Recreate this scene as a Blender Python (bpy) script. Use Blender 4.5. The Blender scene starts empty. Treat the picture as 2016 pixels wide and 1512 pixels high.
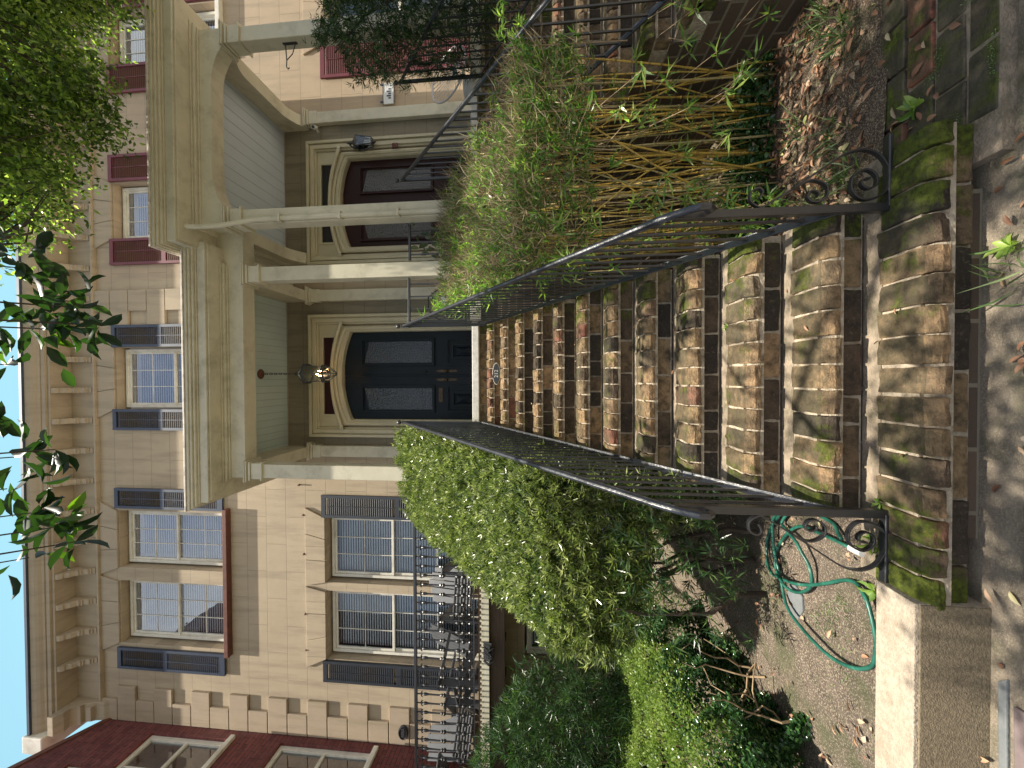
import bpy, bmesh, math, random
import numpy as np
from mathutils import Vector, Matrix
from math import sin, cos, pi, radians, sqrt
random.seed(7); RNG = np.random.default_rng(11)
S = bpy.context.scene
COL = S.collection
# ------------------------------------------------------------------ camera (the phone was held so that world up is picture left)
PITCH, YAW, ROLL, CAMZ = .0958, .0146, -.0033, 1.60
fw = Vector((-sin(YAW)*cos(PITCH), cos(YAW)*cos(PITCH), sin(PITCH)))
rt = Vector((cos(YAW), sin(YAW), 0)); up = rt.cross(fw)
r2 = rt*cos(ROLL)+up*sin(ROLL); u2 = up*cos(ROLL)-rt*sin(ROLL)
cd = bpy.data.cameras.new('camera'); cam = bpy.data.objects.new('camera', cd); COL.objects.link(cam)
cd.sensor_fit = 'HORIZONTAL'; cd.sensor_width = 36; cd.lens = 757/2016*36; cd.clip_start = .05; cd.clip_end = 2000
X, Y, Z = -u2, r2, -fw
cam.matrix_world = Matrix(((X.x, Y.x, Z.x, 0), (X.y, Y.y, Z.y, 0), (X.z, Y.z, Z.z, CAMZ), (0, 0, 0, 1)))
S.camera = cam
# ------------------------------------------------------------------ light
EL, AZ = radians(78.5), radians(4)       # sun behind the viewer, very high, slightly to the right
w = bpy.data.worlds.new('World'); S.world = w; w.use_nodes = True
nt = w.node_tree; nt.nodes.clear()
o_ = nt.nodes.new('ShaderNodeOutputWorld'); bg = nt.nodes.new('ShaderNodeBackground')
sky = nt.nodes.new('ShaderNodeTexSky'); sky.sky_type = 'NISHITA'; sky.sun_disc = False
sky.sun_elevation = EL; sky.sun_rotation = pi-AZ; sky.air_density = 1.0; sky.dust_density = 1.5; sky.ozone_density = 1
# broken cloud added on the viewer's side only, for white fill and window reflections
tc = nt.nodes.new('ShaderNodeTexCoord'); nz = nt.nodes.new('ShaderNodeTexNoise'); nz.inputs['Scale'].default_value = 3.2; nz.inputs['Detail'].default_value = 8
rp = nt.nodes.new('ShaderNodeValToRGB'); rp.color_ramp.elements[0].position = .38; rp.color_ramp.elements[1].position = .66
mx = nt.nodes.new('ShaderNodeMix'); mx.data_type = 'RGBA'
sxyz = nt.nodes.new('ShaderNodeSeparateXYZ'); mr = nt.nodes.new('ShaderNodeMapRange')
mr.inputs[1].default_value = .25; mr.inputs[2].default_value = -.3
ml = nt.nodes.new('ShaderNodeMath'); ml.operation = 'MULTIPLY'
nt.links.new(tc.outputs['Generated'], nz.inputs['Vector']); nt.links.new(nz.outputs['Fac'], rp.inputs['Fac'])
nt.links.new(tc.outputs['Generated'], sxyz.inputs[0]); nt.links.new(sxyz.outputs['Y'], mr.inputs[0])
nt.links.new(rp.outputs['Color'], ml.inputs[0]); nt.links.new(mr.outputs[0], ml.inputs[1])
m2_ = nt.nodes.new('ShaderNodeMapRange'); m2_.inputs[1].default_value = -.1; m2_.inputs[2].default_value = .5; m2_.inputs[4].default_value = .8
mh = nt.nodes.new('ShaderNodeMix'); mh.data_type = 'RGBA'; nt.links.new(sxyz.outputs['Y'], m2_.inputs[0]); nt.links.new(m2_.outputs[0], mh.inputs['Factor']); nt.links.new(sky.outputs[0], mh.inputs[6]); mh.inputs[7].default_value = (3.4, 6.6, 7.8, 1)
nt.links.new(ml.outputs[0], mx.inputs['Factor']); nt.links.new(mh.outputs[2], mx.inputs[6]); mx.inputs[7].default_value = (8.2, 8.2, 8.2, 1)
nt.links.new(mx.outputs[2], bg.inputs['Color']); nt.links.new(bg.outputs[0], o_.inputs[0])
bg.inputs['Strength'].default_value = .07
sl = bpy.data.lights.new('sun', 'SUN'); sl.energy = 5.0; sl.angle = radians(.53); sl.color = (1, .92, .79)
so = bpy.data.objects.new('sun', sl); COL.objects.link(so)
sd = Vector((sin(AZ)*cos(EL), -cos(AZ)*cos(EL), sin(EL)))
so.rotation_euler = sd.to_track_quat('Z', 'Y').to_euler(); so.location = (0, 0, 30)
S.view_settings.view_transform = 'Standard'; S.view_settings.look = 'None'; S.view_settings.gamma = 1
S.view_settings.exposure = 1.06
S.cycles.max_bounces = 8; S.cycles.transparent_max_bounces = 8
# ------------------------------------------------------------------ materials
def nodes(name):
    m = bpy.data.materials.new(name); m.use_nodes = True; t = m.node_tree
    return m, t, t.nodes['Principled BSDF'], t.nodes['Material Output']
def N(t, k, **kw):
    n = t.nodes.new(k)
    for a, b in kw.items():
        if a.startswith('i_'): n.inputs[a[2:].replace('_', ' ')].default_value = b
        else: setattr(n, a, b)
    return n
def c4(c): return (*c, 1)
def ramp(t, fac, stops):
    r = t.nodes.new('ShaderNodeValToRGB'); cr = r.color_ramp
    while len(cr.elements) < len(stops): cr.elements.new(.5)
    for e, (p, c) in zip(cr.elements, stops): e.position = p; e.color = c4(c)
    t.links.new(fac, r.inputs[0]); return r.outputs[0]
def mixc(t, f, a, b, bt='MIX'):
    m = t.nodes.new('ShaderNodeMix'); m.data_type = 'RGBA'; m.blend_type = bt
    for s, v in ((0, f), (6, a), (7, b)):
        if hasattr(v, 'links'): t.links.new(v, m.inputs[s])
        else: m.inputs[s].default_value = c4(v) if s > 0 else v
    return m.outputs[2]
def noise(t, co, scale, det=5, rough=.6, stretch=None):
    n = N(t, 'ShaderNodeTexNoise'); n.inputs['Scale'].default_value = scale; n.inputs['Detail'].default_value = det; n.inputs['Roughness'].default_value = rough
    if stretch:
        mp = N(t, 'ShaderNodeMapping'); mp.inputs['Scale'].default_value = stretch; t.links.new(co, mp.inputs[0]); co = mp.outputs[0]
    t.links.new(co, n.inputs['Vector']); return n.outputs['Fac']
def mth(t, op, a, b=0, clamp=False):
    m = N(t, 'ShaderNodeMath', operation=op, use_clamp=clamp)
    for i, v in enumerate((a, b)):
        if hasattr(v, 'links'): t.links.new(v, m.inputs[i])
        else: m.inputs[i].default_value = v
    return m.outputs[0]
def bump(t, b, h, strength, dist=.01):
    n = N(t, 'ShaderNodeBump'); n.inputs['Strength'].default_value = strength; n.inputs['Distance'].default_value = dist
    t.links.new(h, n.inputs['Height']); t.links.new(n.outputs[0], b.inputs['Normal'])
def coords(t): return N(t, 'ShaderNodeNewGeometry').outputs['Position']
DL = .5
def pmat(name, c1, c2=None, scale=6, rough=.6, bs=0, bscale=60, bd=.004, metal=0, stretch=None, spec=.5, dirt=None, dscale=2.5):
    m, t, b, o = nodes(name); co = coords(t)
    c2 = c2 or tuple(x*.8 for x in c1)
    col = ramp(t, noise(t, co, scale, 6, .62, stretch), ((.3, c2), (.7, c1)))
    if dirt: col = mixc(t, ramp(t, noise(t, co, dscale, 8, .7), ((.5, (0, 0, 0)), (.75, (1, 1, 1)))), col, dirt)
    t.links.new(col, b.inputs['Base Color']); b.inputs['Roughness'].default_value = rough; b.inputs['Metallic'].default_value = metal
    b.inputs['Specular IOR Level'].default_value = spec
    if bs: bump(t, b, noise(t, co, bscale, 4, .6), bs, bd)
    return m
def stucco(name, c1, c2, stain, lines=True, rowoff=0.0):
    m, t, b, o = nodes(name); co = coords(t); sp = N(t, 'ShaderNodeSeparateXYZ'); t.links.new(co, sp.inputs[0])
    base = ramp(t, noise(t, co, 1.3, 8, .7), ((.3, c2), (.7, c1)))
    streak = noise(t, co, 2.0, 6, .65, (3.5, 1, .35))
    base = mixc(t, ramp(t, streak, ((.48, (0, 0, 0)), (.74, (1, 1, 1)))), base, stain)
    base = mixc(t, mth(t, 'MULTIPLY', noise(t, co, 55, 3), .35), base, tuple(x*.55 for x in c1))
    h = noise(t, co, 95, 4, .7)
    vo = N(t, 'ShaderNodeTexVoronoi'); vo.inputs['Scale'].default_value = 60; t.links.new(co, vo.inputs['Vector'])
    pit = ramp(t, vo.outputs['Distance'], ((.06, (0, 0, 0)), (.22, (1, 1, 1))))
    h = mth(t, 'ADD', mth(t, 'MULTIPLY', h, .6), mth(t, 'MULTIPLY', pit, .5))
    if lines:
        cb = N(t, 'ShaderNodeCombineXYZ'); t.links.new(sp.outputs['X'], cb.inputs[0])
        t.links.new(mth(t, 'ADD', sp.outputs['Z'], rowoff), cb.inputs[1])
        br = N(t, 'ShaderNodeTexBrick'); br.inputs['Scale'].default_value = 1; br.inputs['Brick Width'].default_value = .92; br.inputs['Row Height'].default_value = .352
        br.inputs['Mortar Size'].default_value = .006; br.inputs['Mortar Smooth'].default_value = .2
        for k in ('Color1', 'Color2'): br.inputs[k].default_value = (1, 1, 1, 1)
        br.inputs['Color2'].default_value = (.86, .86, .86, 1)
        br.inputs['Mortar'].default_value = (0, 0, 0, 1)
        t.links.new(cb.outputs[0], br.inputs['Vector'])
        base = mixc(t, .12, base, br.outputs['Color'], 'MULTIPLY')
        base = mixc(t, mth(t, 'MULTIPLY', br.outputs['Fac'], .32), base, tuple(x*.45 for x in c1))
        h = mth(t, 'SUBTRACT', h, mth(t, 'MULTIPLY', br.outputs['Fac'], 1.0))
    t.links.new(base, b.inputs['Base Color']); b.inputs['Roughness'].default_value = .9
    bump(t, b, h, .55, .006); return m
def brickmat(name, stops, moss=.5, bs=.9, mossx=1.):
    m, t, b, o = nodes(name); co = coords(t)
    at = N(t, 'ShaderNodeAttribute', attribute_name='rnd').outputs['Fac']
    col = ramp(t, at, stops)
    n1 = noise(t, co, 14, 8, .7)
    col = mixc(t, ramp(t, n1, ((.42, (0, 0, 0)), (.64, (.8, .8, .8)))), col, (.032, .027, .02))
    n2 = noise(t, co, 60, 6, .75)
    col = mixc(t, ramp(t, n2, ((.55, (0, 0, 0)), (.72, (.6, .6, .6)))), col, (.25, .2, .14))
    sp = N(t, 'ShaderNodeSeparateXYZ'); t.links.new(co, sp.inputs[0]); ge = N(t, 'ShaderNodeNewGeometry')
    sn = N(t, 'ShaderNodeSeparateXYZ'); t.links.new(ge.outputs['Normal'], sn.inputs[0])
    # moss grows on the flat tops towards the damp ends of each tread
    edge = mth(t, 'ABSOLUTE', mth(t, 'SUBTRACT', sp.outputs['X'], mth(t, 'MULTIPLY', mth(t, 'GREATER_THAN', sp.outputs['X'], 1.6), 2.79)))
    e = mth(t, 'MULTIPLY', mth(t, 'POWER', mth(t, 'MULTIPLY', edge, 1.35), 2), .21*mossx)
    mo = mth(t, 'ADD', mth(t, 'ADD', noise(t, co, 6.5, 6, .7), e), mth(t, 'MULTIPLY', sn.outputs['Z'], .09))
    mk = ramp(t, mo, ((.70-.08*moss, (0, 0, 0)), (.86-.08*moss, (.95, .95, .95))))
    mosc = ramp(t, noise(t, co, 45, 4), ((.3, (.03, .042, .008)), (.7, (.14, .17, .02))))
    col = mixc(t, mk, col, mosc)
    topm = ramp(t, mth(t, 'ADD', sn.outputs['Z'], mth(t, 'MULTIPLY', mth(t, 'SUBTRACT', noise(t, co, 16, 6, .7), .5), .9)), ((.6, (0, 0, 0)), (1, (.74, .74, .74))))
    col = mixc(t, topm, col, ramp(t, noise(t, co, 22, 6, .7), ((.3, (.030, .030, .018)), (.7, (.105, .094, .058)))))
    col = mixc(t, mk, col, mosc)
    t.links.new(col, b.inputs['Base Color']); b.inputs['Roughness'].default_value = .88; b.inputs['Specular IOR Level'].default_value = .25
    bump(t, b, mth(t, 'ADD', noise(t, co, 120, 5, .8), mth(t, 'MULTIPLY', noise(t, co, 28, 6, .75), 2.2)), bs, .012); return m
def leafmat(name, stops, trans=.35, rough=.38, spec=.5, tcol=None):
    m, t, b, o = nodes(name)
    at = N(t, 'ShaderNodeAttribute', attribute_name='rnd').outputs['Fac']
    col = ramp(t, at, stops); t.links.new(col, b.inputs['Base Color']); b.inputs['Roughness'].default_value = rough; b.inputs['Specular IOR Level'].default_value = spec
    if trans:
        tr = N(t, 'ShaderNodeBsdfTranslucent'); ms = N(t, 'ShaderNodeMixShader'); ms.inputs[0].default_value = trans
        t.links.new(mixc(t, 1, col, tcol or (1.6, 1.9, .9), 'MULTIPLY'), tr.inputs[0])
        t.links.new(b.outputs[0], ms.inputs[1]); t.links.new(tr.outputs[0], ms.inputs[2]); t.links.new(ms.outputs[0], o.inputs[0])
    return m
M = {}
M['stucco'] = stucco('tan_stucco', (.50, .405, .285), (.42, .34, .235), (.30, .24, .175), rowoff=.004)
M['stucco2'] = stucco('pale_stucco', (.51, .40, .28), (.43, .335, .235), (.33, .27, .2), rowoff=.004)
M['stone'] = stucco('cast_stone', (.47, .38, .27), (.40, .33, .24), (.30, .25, .18), lines=False)
M['quoin'] = stucco('quoin_stone', (.46, .365, .265), (.39, .31, .225), (.30, .25, .16), lines=False)
M['basement'] = stucco('basement_stucco', (.30, .25, .18), (.24, .2, .14), (.14, .12, .09), lines=False)
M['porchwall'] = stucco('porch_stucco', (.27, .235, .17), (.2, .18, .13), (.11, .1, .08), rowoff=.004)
M['cream'] = pmat('cream_paint', (.58, .54, .42), (.50, .465, .355), 5, .5, .3, 30, dirt=(.34, .31, .225), dscale=3.2)
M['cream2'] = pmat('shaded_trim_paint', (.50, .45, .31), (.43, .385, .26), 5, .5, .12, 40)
M['white'] = pmat('white_paint', (.74, .71, .63), (.62, .59, .5), 9, .5, .3, 50, dirt=(.42, .38, .3))
M['marble'] = pmat('white_marble', (.78, .76, .72), (.55, .53, .5), 20, .5, .2, 40)
M['iron'] = pmat('black_iron', (.022, .023, .027), (.012, .012, .014), 20, .38, .35, 60, .003, metal=.0, spec=.8)
M['ironrail'] = pmat('worn_black_rail', (.03, .034, .044), (.012, .014, .018), 14, .3, .5, 40, .004, spec=.7)
M['navy'] = pmat('navy_shutter_paint', (.045, .062, .10), (.032, .045, .075), 7, .5, .2, 60)
M['navyd'] = pmat('charcoal_shutter_paint', (.028, .034, .045), (.02, .025, .034), 7, .5, .2, 60)
M['burg'] = pmat('burgundy_shutter_paint', (.17, .035, .045), (.12, .026, .034), 7, .5, .2, 60)
M['door'] = pmat('dark_navy_door_paint', (.006, .012, .018), (.004, .007, .011), 8, .42, .12, 40, spec=.22)
M['doorred'] = pmat('mahogany_door', (.035, .011, .009), (.016, .006, .005), 14, .42, .2, 40, stretch=(6, 6, 1), spec=.22)
M['transom'] = pmat('dark_red_transom', (.035, .007, .01), (.02, .004, .006), 8, .3)
M['transomb'] = pmat('dark_transom', (.02, .018, .016), (.012, .011, .01), 8, .3)
M['rust'] = pmat('brown_painted_sill', (.16, .055, .035), (.09, .035, .025), 12, .7, .4, 40)
M['brass'] = pmat('aged_brass', (.10, .07, .045), (.05, .035, .025), 30, .4, .2, 80, metal=.8)
M['concrete'] = pmat('rough_concrete', (.46, .385, .30), (.30, .25, .19), 45, .9, 1.0, 90, .012, dirt=(.25, .2, .14), dscale=6)
M['concrete_d'] = pmat('shaded_concrete_face', (.25, .20, .13), (.10, .08, .05), 70, .9, .9, 170, .008, stretch=(1, 1, 1.6))  # darker mottled concrete; shade of the unlit kerb front put into the colour
M['mortar'] = pmat('old_mortar', (.50, .43, .33), (.28, .23, .165), 30, .95, 1, 70, .012, dirt=(.08, .07, .04), dscale=11)
M['mortard'] = pmat('dark_mossy_mortar', (.34, .27, .20), (.15, .125, .085), 16, .95, .9, 80, .012, dirt=(.06, .06, .025), dscale=6)
M['slate'] = pmat('bluestone', (.16, .17, .17), (.10, .11, .115), 9, .75, .5, 60, .008)
M['purple'] = pmat('purple_stone', (.16, .12, .115), (.11, .085, .085), 9, .75, .4, 60, .006)
M['wood'] = pmat('weathered_joist', (.09, .055, .03), (.04, .025, .015), 6, .8, .4, 30, stretch=(1, 1, 8))
M['black'] = pmat('dark_interior', (.02, .02, .022), (.012, .012, .013), 3, .8)
M['blind'] = pmat('white_blind', (.8, .82, .84), (.7, .72, .74), 3, .7)
M['grey'] = pmat('grey_chair_paint', (.10, .105, .115), (.07, .075, .08), 6, .5, .1, 40)
M['string'] = pmat('pale_cord', (.6, .58, .56), (.45, .43, .42), 20, .6)
M['pot'] = pmat('pale_planter', (.62, .64, .63), (.5, .52, .5), 5, .6)
M['terra'] = pmat('terracotta', (.3, .13, .08), (.2, .09, .055), 8, .8)
M['camwhite'] = pmat('white_plastic', (.7, .7, .68), (.6, .6, .58), 4, .4)
M['roofm'] = pmat('dark_roof_metal', (.05, .075, .12), (.03, .045, .07), 5, .5)
M['flash'] = pmat('rusty_white_flashing', (.7, .66, .6), (.5, .45, .38), 9, .6, .3, 40, dirt=(.08, .05, .035), dscale=10)
M['bark'] = pmat('dark_bark', (.07, .05, .035), (.03, .022, .016), 15, .9, .8, 40, .01)
M['twig'] = pmat('dry_twig', (.36, .26, .15), (.2, .14, .08), 15, .8)
M['rsoil'] = None
def boards(name, c, step, axis='X'):
    m, t, b, o = nodes(name); co = coords(t); sp = N(t, 'ShaderNodeSeparateXYZ'); t.links.new(co, sp.inputs[0])
    f = mth(t, 'FRACT', mth(t, 'DIVIDE', sp.outputs[axis], step))
    g = ramp(t, f, ((.0, (0, 0, 0)), (.05, (1, 1, 1)), (.95, (1, 1, 1)), (1, (0, 0, 0))))
    col = mixc(t, g, tuple(x*.62 for x in c), ramp(t, noise(t, co, 2), ((.3, tuple(x*.9 for x in c)), (.7, c))))
    t.links.new(col, b.inputs['Base Color']); b.inputs['Roughness'].default_value = .5; bump(t, b, g, .6, .008); return m
M['ceil'] = boards('pale_green_ceiling_boards', (.50, .585, .55), .105)
M['ceil2'] = boards('pale_blue_ceiling_boards', (.52, .58, .63), .16)
def brickwall(name):
    m, t, b, o = nodes(name); co = coords(t); sp = N(t, 'ShaderNodeSeparateXYZ'); t.links.new(co, sp.inputs[0]); cb = N(t, 'ShaderNodeCombineXYZ')
    t.links.new(mth(t, 'ADD', sp.outputs['Y'], sp.outputs['X']), cb.inputs[0]); t.links.new(sp.outputs['Z'], cb.inputs[1])
    br = N(t, 'ShaderNodeTexBrick'); br.inputs['Scale'].default_value = 1; br.inputs['Brick Width'].default_value = .21; br.inputs['Row Height'].default_value = .07; br.inputs['Mortar Size'].default_value = .006
    br.inputs['Color1'].default_value = (.19, .05, .045, 1); br.inputs['Color2'].default_value = (.12, .03, .03, 1); br.inputs['Mortar'].default_value = (.05, .025, .022, 1)
    t.links.new(cb.outputs[0], br.inputs['Vector'])
    col = mixc(t, ramp(t, noise(t, co, 9, 6, .7), ((.45, (0, 0, 0)), (.8, (.5, .5, .5)))), br.outputs['Color'], (.30, .12, .10))
    t.links.new(col, b.inputs['Base Color']); b.inputs['Roughness'].default_value = .8
    bump(t, b, mth(t, 'SUBTRACT', mth(t, 'MULTIPLY', noise(t, co, 80), .5), mth(t, 'MULTIPLY', br.outputs['Fac'], 1.5)), .6, .008); return m
M['redbrick'] = brickwall('red_painted_brick')
def sidebrick(name):
    m, t, b, o = nodes(name); co = coords(t); sp = N(t, 'ShaderNodeSeparateXYZ'); t.links.new(co, sp.inputs[0]); cb = N(t, 'ShaderNodeCombineXYZ')
    t.links.new(mth(t, 'ADD', sp.outputs['Y'], sp.outputs['X']), cb.inputs[0]); t.links.new(sp.outputs['Z'], cb.inputs[1])
    br = N(t, 'ShaderNodeTexBrick'); br.inputs['Scale'].default_value = 1; br.inputs['Brick Width'].default_value = .24; br.inputs['Row Height'].default_value = .09; br.inputs['Mortar Size'].default_value = .008
    br.inputs['Color1'].default_value = (.12, .08, .055, 1); br.inputs['Color2'].default_value = (.07, .05, .035, 1); br.inputs['Mortar'].default_value = (.2, .17, .12, 1)
    t.links.new(cb.outputs[0], br.inputs['Vector']); t.links.new(br.outputs['Color'], b.inputs['Base Color']); b.inputs['Roughness'].default_value = .9
    bump(t, b, noise(t, co, 70), .6, .01); return m
M['sidebrick'] = sidebrick('grey_brown_brick')
def glass(name, tint, gl=.5, rough=.02):
    m, t, b, o = nodes(name); co = coords(t)
    g = N(t, 'ShaderNodeBsdfGlossy'); g.inputs['Roughness'].default_value = rough; g.inputs['Color'].default_value = (.9, .95, 1, 1)
    tr = N(t, 'ShaderNodeBsdfTransparent'); tr.inputs[0].default_value = c4(tint); ms = N(t, 'ShaderNodeMixShader')
    fr = N(t, 'ShaderNodeFresnel'); fr.inputs['IOR'].default_value = 1.5
    t.links.new(mth(t, 'ADD', fr.outputs[0], gl, True), ms.inputs[0]); t.links.new(tr.outputs[0], ms.inputs[1]); t.links.new(g.outputs[0], ms.inputs[2]); t.links.new(ms.outputs[0], o.inputs[0])
    bn = N(t, 'ShaderNodeBump'); bn.inputs['Strength'].default_value = .06; bn.inputs['Distance'].default_value = .05; t.links.new(noise(t, co, 2.2, 2), bn.inputs['Height']); t.links.new(bn.outputs[0], g.inputs['Normal'])
    return m
M['glass'] = glass('window_glass', (.86, .9, .93), .22)
M['glass1'] = glass('lower_window_glass', (.8, .84, .86), .05)
M['lglass'] = glass('lantern_glass', (.93, .93, .9), .04)
def obscure(name, c):
    m, t, b, o = nodes(name); co = coords(t); b.inputs['Base Color'].default_value = c4(c); b.inputs['Roughness'].default_value = .16; b.inputs['Specular IOR Level'].default_value = .6
    v = N(t, 'ShaderNodeTexVoronoi'); v.inputs['Scale'].default_value = 42; t.links.new(co, v.inputs['Vector']); bump(t, b, v.outputs['Distance'], .7, .01); return m
M['obs'] = obscure('pebbled_glass', (.035, .042, .055)); M['obs2'] = obscure('frosted_glass', (.06, .055, .05))
def emis(name, c, s):
    m, t, b, o = nodes(name); b.inputs['Emission Color'].default_value = c4(c); b.inputs['Emission Strength'].default_value = s; b.inputs['Base Color'].default_value = c4(c); return m
M['bulb'] = emis('lit_candle_bulb', (1, .55, .2), 30)
def hosemat():
    m, t, b, o = nodes('green_hose_rubber'); co = coords(t)
    col = ramp(t, noise(t, co, 18, 6), ((.35, (.006, .055, .038)), (.64, (.02, .12, .085)), (.76, (.2, .27, .22))))
    t.links.new(col, b.inputs['Base Color']); b.inputs['Roughness'].default_value = .4; return m
M['hose'] = hosemat()
def soilmat(name, c1, c2, c3, lit=.55):
    m, t, b, o = nodes(name); co = coords(t)
    col = ramp(t, noise(t, co, 9, 8, .7), ((.3, c2), (.6, c1), (.8, c3)))
    col = mixc(t, ramp(t, noise(t, co, 130, 3, .7), ((.5, (0, 0, 0)), (.64, (.9, .9, .9)))), col, (.5, .42, .3))
    col = mixc(t, ramp(t, noise(t, co, 3.2, 6, .7), ((.5, (0, 0, 0)), (.66, (.7, .7, .7)))), col, (.07, .09, .03))
    t.links.new(col, b.inputs['Base Color']); b.inputs['Roughness'].default_value = .95; bump(t, b, noise(t, co, 90, 6, .8), 1, .02); return m
M['soil'] = soilmat('garden_soil', (.155, .115, .09), (.065, .048, .036), (.25, .195, .15))
M['dsoil'] = soilmat('dark_garden_soil', (.12, .075, .05), (.06, .04, .028), (.2, .13, .08))
M['walk'] = soilmat('worn_cement_walk', (.40, .33, .25), (.2, .165, .125), (.52, .43, .33))
M['asphalt'] = pmat('asphalt', (.06, .06, .06), (.04, .04, .04), 30, .9, .5, 80)
M['lawn'] = pmat('far_ground', (.08, .08, .05), (.05, .06, .03), 3, .9)
OLD = ((.0, (.055, .045, .036)), (.22, (.12, .085, .058)), (.42, (.38, .26, .14)), (.62, (.48, .31, .17)), (.78, (.28, .22, .14)), (.94, (.26, .115, .075)), (1, (.31, .14, .095)))
M['oldbrick'] = brickmat('old_step_brick', OLD, .5)
M['oldbrick2'] = brickmat('old_paver_brick', ((.0, (.12, .1, .075)), (.5, (.19, .155, .11)), (.8, (.14, .12, .09)), (.93, (.4, .15, .1)), (1, (.42, .17, .11))), 1.2, .7, 0)
M['pod'] = leafmat('podocarpus_leaf', ((0, (.04, .065, .018)), (.45, (.13, .17, .045)), (.75, (.25, .29, .10)), (1, (.46, .48, .24))), .28, .27, .8)
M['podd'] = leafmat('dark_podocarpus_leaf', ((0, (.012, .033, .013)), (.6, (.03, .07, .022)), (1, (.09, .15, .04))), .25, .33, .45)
M['box'] = leafmat('boxwood_leaf', ((0, (.06, .115, .02)), (.5, (.15, .225, .045)), (1, (.30, .36, .11))), .35, .35, .5)
M['shrub'] = leafmat('groundcover_leaf', ((0, (.015, .045, .014)), (.6, (.035, .09, .03)), (1, (.10, .2, .06))), .2, .22, .7)
M['bam'] = leafmat('bamboo_leaf', ((0, (.06, .13, .03)), (.5, (.15, .27, .06)), (1, (.36, .46, .12))), .4, .35, .5)
M['dry'] = leafmat('dry_bamboo_twig', ((0, (.10, .085, .05)), (.5, (.26, .21, .125)), (1, (.52, .43, .29))), .2, .7, .2, (1.2, 1.1, .9))
M['oak'] = leafmat('canopy_leaf', ((0, (.022, .045, .012)), (.5, (.075, .125, .03)), (1, (.25, .31, .10))), .5, .35, .5, (2.6, 3.0, 1.0))
M['mag'] = leafmat('broad_leaf', ((0, (.008, .018, .010)), (.75, (.014, .032, .014)), (.88, (.02, .045, .014)), (1, (.10, .17, .02))), .36, .42, .45, (2.8, 3.6, .8))
M['litter'] = leafmat('fallen_leaf', ((0, (.17, .085, .05)), (.4, (.32, .17, .10)), (.75, (.46, .29, .18)), (.92, (.5, .4, .28)), (1, (.3, .33, .1))), .15, .55, .4, (1.2, 1, .8))
M['grass'] = leafmat('grass_blade', ((0, (.05, .10, .03)), (.6, (.12, .2, .06)), (1, (.34, .4, .2))), .3, .4, .4)
M['var'] = leafmat('variegated_leaf', ((0, (.04, .07, .04)), (1, (.12, .16, .09))), .2, .4)
def culmmat():
    m, t, b, o = nodes('golden_bamboo_culm'); at = N(t, 'ShaderNodeAttribute', attribute_name='rnd').outputs['Fac']; co = coords(t)
    col = ramp(t, at, ((0, (.40, .25, .04)), (.45, (.58, .40, .09)), (.75, (.55, .45, .22)), (1, (.12, .13, .03))))
    col = mixc(t, ramp(t, noise(t, co, 8, 3, .5, (1, 1, 6)), ((.55, (0, 0, 0)), (.68, (.8, .8, .8)))), col, (.1, .06, .02))
    t.links.new(col, b.inputs['Base Color']); b.inputs['Roughness'].default_value = .3; return m
M['culm'] = culmmat()
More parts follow.
